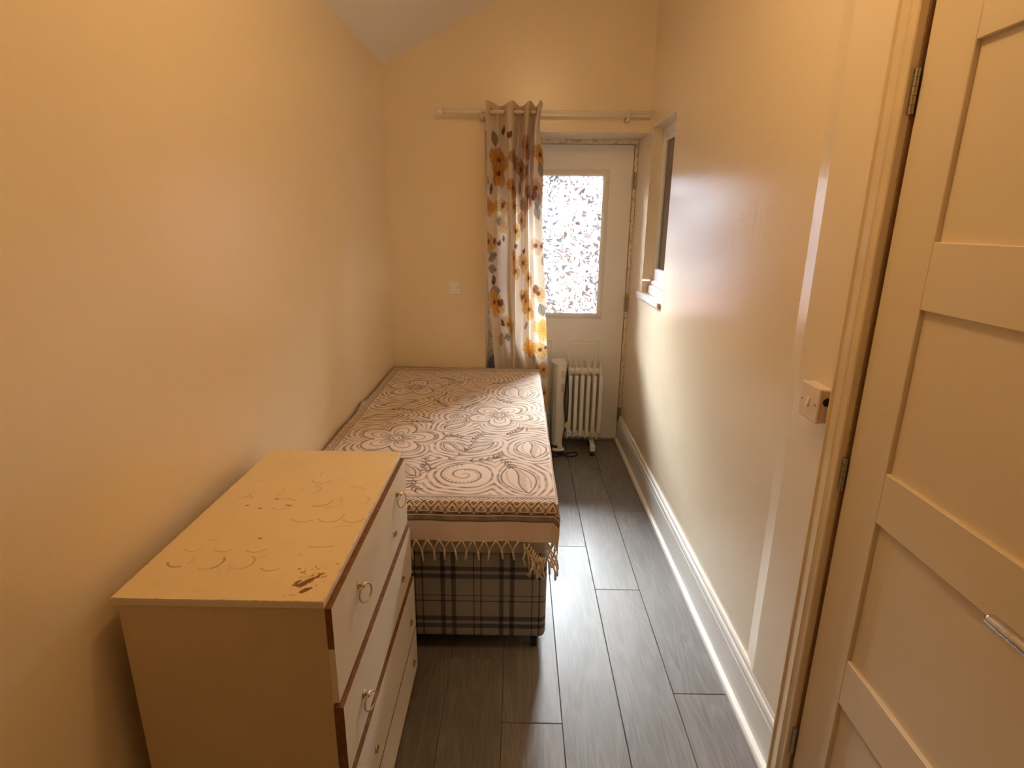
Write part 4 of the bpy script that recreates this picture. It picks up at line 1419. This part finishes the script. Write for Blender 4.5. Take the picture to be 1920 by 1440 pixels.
# ================================================================== OIL RADIATOR
rad = tag(empty('oil_radiator'), 'small cream oil-filled radiator on wheels in front of the back door', 'heater')
YRc = 0.105
fx = [1.136 + 0.0402 * i for i in range(6)]
def fin_profile():
    p = []
    hw = 0.070
    p += [(-hw + 0.012, 0.100), (hw - 0.012, 0.100), (hw, 0.115), (hw, 0.585), (hw - 0.010, 0.615), (hw - 0.03, 0.632), (-hw + 0.03, 0.632), (-hw + 0.010, 0.615), (-hw, 0.585), (-hw, 0.115)]
    return p
for x in fx:
    bm = BM()
    fp = fin_profile()
    # pressed plate: bulging core, thin rim
    A_ = [bm.verts.new((x - 0.0018, YRc + u, v)) for u, v in fp]
    B_ = [bm.verts.new((x + 0.0018, YRc + u, v)) for u, v in fp]
    n = len(fp)
    for i in range(n):
        bm.faces.new((A_[i], A_[(i + 1) % n], B_[(i + 1) % n], B_[i]))
    for ring, s in ((A_, -1), (B_, 1)):
        inn = [bm.verts.new((x + s * 0.0075, YRc + u * 0.72, 0.366 + (v - 0.366) * 0.90)) for u, v in fp]
        for i in range(n):
            bm.faces.new((ring[i], ring[(i + 1) % n], inn[(i + 1) % n], inn[i]))
        bm.faces.new(inn)
    # folded wings at the front and back edges
    for yy_ in (YRc - 0.0705, YRc + 0.0685):
        box(bm, x - 0.003, x + 0.0195, yy_, yy_ + 0.002, 0.150, 0.545, 0.0006)
        box(bm, x - 0.003, x + 0.0195, yy_ - 0.0008, yy_ + 0.0028, 0.228, 0.236)
    obj('fin', bm, 'heater', rad)
for z in (0.570, 0.128):
    bm = BM()
    pts, rs = [], []
    x = fx[0] - 0.030
    while x <= fx[-1] + 0.016:
        ph_ = min(abs(x - f) for f in fx) / 0.02
        pts.append((x, YRc - 0.030, z))
        rs.append(0.021 + 0.011 * (1 - min(1, ph_)) ** 1.5)
        x += 0.004
    tube(bm, pts, rs, 14)
    obj('oil_tube', bm, 'heater', rad, True)
# control box
bm = BM()
prof = [(1.108, YRc - 0.085), (1.112, YRc - 0.078), (1.112, YRc + 0.075), (1.104, YRc + 0.085), (1.062, YRc + 0.085), (1.040, YRc + 0.075), (1.026, YRc + 0.052),
        (1.022, YRc + 0.02), (1.024, YRc - 0.03), (1.034, YRc - 0.064), (1.050, YRc - 0.081), (1.058, YRc - 0.085)]
prism(bm, prof, (0, 0, 0.062), (1, 0, 0), (0, 1, 0), (0, 0, 0.560))
cbx = obj('control_box', bm, 'heater', rad)
bm = BM()
pr2 = [((u - 1.067) * 1.05 + 1.067, (v - YRc) * 1.03 + YRc) for u, v in prof]
prism(bm, pr2, (0, 0, 0.612), (1, 0, 0), (0, 1, 0), (0, 0, 0.016))
obj('top_rim', bm, 'heater', cbx)
for z in (0.535, 0.445):
    bm = BM()
    for i in range(6):
        box(bm, 1.083, 1.101, YRc - 0.0868, YRc - 0.0846, z + i * 0.0085, z + i * 0.0085 + 0.0045)
    tag(obj('vent_grille', bm, 'heater_grey', cbx), label='small slotted beige vent')
# feet with wheels
for x, nm in ((1.085, 0), (1.305, 1)):
    bm = BM()
    box(bm, x - 0.016, x + 0.016, YRc - 0.115, YRc + 0.105, 0.062, 0.084, 0.006, 2)
    box(bm, x - 0.018, x + 0.018, YRc - 0.128, YRc - 0.090, 0.034, 0.080, 0.009, 3)
    box(bm, x - 0.018, x + 0.018, YRc + 0.085, YRc + 0.110, 0.040, 0.080, 0.009, 3)
    if nm == 0:
        tube(bm, [(x - 0.052, YRc - 0.118, 0.050), (x - 0.030, YRc - 0.122, 0.044), (x, YRc - 0.124, 0.046), (x + 0.028, YRc - 0.122, 0.052)], [0.010, 0.011, 0.011, 0.012], 10)
    f = obj('foot', bm, 'heater', rad, True)
    for y in (YRc - 0.109, YRc + 0.097):
        bm = BM()
        tube(bm, [(x - 0.011, y, 0.0215), (x + 0.011, y, 0.0215)], 0.021, 18)
        obj('wheel', bm, 'black', f)
# black mains lead: hangs in a loop beside the box, then coils on the floor
bm = BM()
yl = YRc - 0.098
lead = [(1.119, YRc - 0.078, 0.600), (1.118, yl, 0.585), (1.113, yl, 0.50), (1.106, yl, 0.40), (1.110, yl, 0.32), (1.122, yl - 0.002, 0.255), (1.127, yl, 0.235),
        (1.121, yl, 0.20), (1.108, yl, 0.13), (1.105, yl - 0.02, 0.06), (1.120, yl - 0.03, 0.010), (1.17, yl - 0.035, 0.0062), (1.205, yl - 0.01, 0.0062), (1.20, yl + 0.03, 0.0062), (1.15, yl + 0.02, 0.0062), (1.05, yl - 0.05, 0.0062), (1.02, yl - 0.03, 0.0062)]
tube(bm, smooth_curve(lead, 120).tolist(), 0.0042, 8)
tube(bm, smooth_curve([(1.119, yl + 0.004, 0.585), (1.126, yl, 0.50), (1.131, yl, 0.40), (1.129, yl, 0.30), (1.127, yl, 0.235)], 40).tolist(), 0.0042, 8)
tag(obj('mains_lead', bm, 'black', rad, True), label='looped black mains lead')
bm = BM()
box(bm, 1.120, 1.136, yl - 0.0075, yl - 0.0055, 0.195, 0.238, 0.0005)
box(bm, 1.112, 1.124, yl - 0.0060, yl - 0.0045, 0.200, 0.228, 0.0005)
tag(obj('tag', bm, 'yellow', rad), label='yellow paper tag on the lead')

# ================================================================== SMALL THINGS
# blanking plate on the back wall
bp_ = BM()
box(bp_, 0.3555, 0.4390, -0.0085, -0.0005, 1.0740, 1.1550, 0.003, 2)
pl = obj('blanking_plate', bp_, 'upvc')
tag(pl, 'square cream blanking plate on the back wall above the bed', 'wall plate')
for x in (0.3685, 0.426):
    bm = BM()
    tube(bm, [(x, -0.0080, 1.1145), (x, -0.0098, 1.1145)], 0.0032, 10)
    obj('screw', bm, 'steel', pl)

# surface-mounted light switch by the inner door
sw = tag(empty('light_switch'), 'surface mounted white light switch on the wall beside the door frame', 'switch')
SXf = W - 0.0097
bm = BM()
box(bm, SXf - 0.026, SXf - 0.0002, -2.2915, -2.2065, 1.059, 1.143, 0.005, 3)
obj('back_box', bm, 'plastic_pink', sw)
bm = BM()
box(bm, SXf - 0.034, SXf - 0.0255, -2.2925, -2.2055, 1.058, 1.144, 0.003, 2)
fp_ = obj('faceplate', bm, 'plastic_pink', sw)
bm = BM()
prism(bm, [(-0.011, 0.0), (0.011, 0.0), (0.011, 0.0065), (-0.011, 0.0020)], (SXf - 0.0340, -2.2545, 1.101), (0, 0, -1), (-1, 0, 0), (0, 0.011, 0))
obj('rocker', bm, 'plastic', fp_)
for y in (-2.2185, -2.2795):
    bm = BM()
    tube(bm, [(SXf - 0.0335, y, 1.101), (SXf - 0.0350, y, 1.101)], 0.0030, 10)
    obj('screw', bm, 'steel', fp_)
bm = BM()
tube(bm, [(SXf - 0.013, -2.2910, 1.112), (SXf - 0.013, -2.2922, 1.112)], 0.0105, 18)
tag(obj('cable_knockout', bm, 'black', sw), label='open black cable hole in the side')

# bottle and plug adapter in the recess behind the bed corner
bt = BM()
lathe(bt, [(0.030, 0.0), (0.0325, 0.004), (0.0325, 0.150), (0.029, 0.185), (0.024, 0.205), (0.024, 0.232), (0.014, 0.250), (0.013, 0.262)], (0.974, 0.055, 0.0), 20)
bo = obj('bottle', bt, 'bottle', None, True)
tag(bo, 'grey blue plastic bottle with black cap standing behind the far bed corner', 'bottle')
bt = BM()
lathe(bt, [(0.016, 0.256), (0.017, 0.258), (0.017, 0.284), (0.015, 0.287)], (0.974, 0.055, 0.0), 18)
obj('cap', bt, 'black', bo, True)
eb = tag(empty('extension_block'), 'black extension block on the floor beside the radiator foot', 'extension lead')
bm = BM()
box(bm, 0.948, 0.990, -0.10, -0.005, 0.0, 0.045, 0.006, 2)
obj('body', bm, 'black', eb)
pg = BM()
box(pg, 0.952, 0.986, -0.075, -0.030, 0.0455, 0.130, 0.006, 2)
tube(pg, [(0.969, -0.0525, 0.128), (0.969, -0.0525, 0.142)], [0.008, 0.006], 10)
plg = obj('plug', pg, 'plastic')
tag(plg, 'white plug pushed into the black extension block behind the bed', 'plug')
# soft blue-grey bag standing in the recess between bed and curtain
bm = BM()
box(bm, 0.605, 0.735, 0.10, 0.235, 0.0, 0.655, 0.05, 5)
for v in bm.verts:
    v.co.x += 0.006 * math.sin(v.co.z * 17)
    v.co.y += 0.005 * math.sin(v.co.z * 23 + v.co.x * 20)
bag = obj('cloth_bag', bm, 'blue_cloth', None, True)
tag(bag, 'blue grey cloth bag standing behind the curtain, its top just above the bed', 'bag')
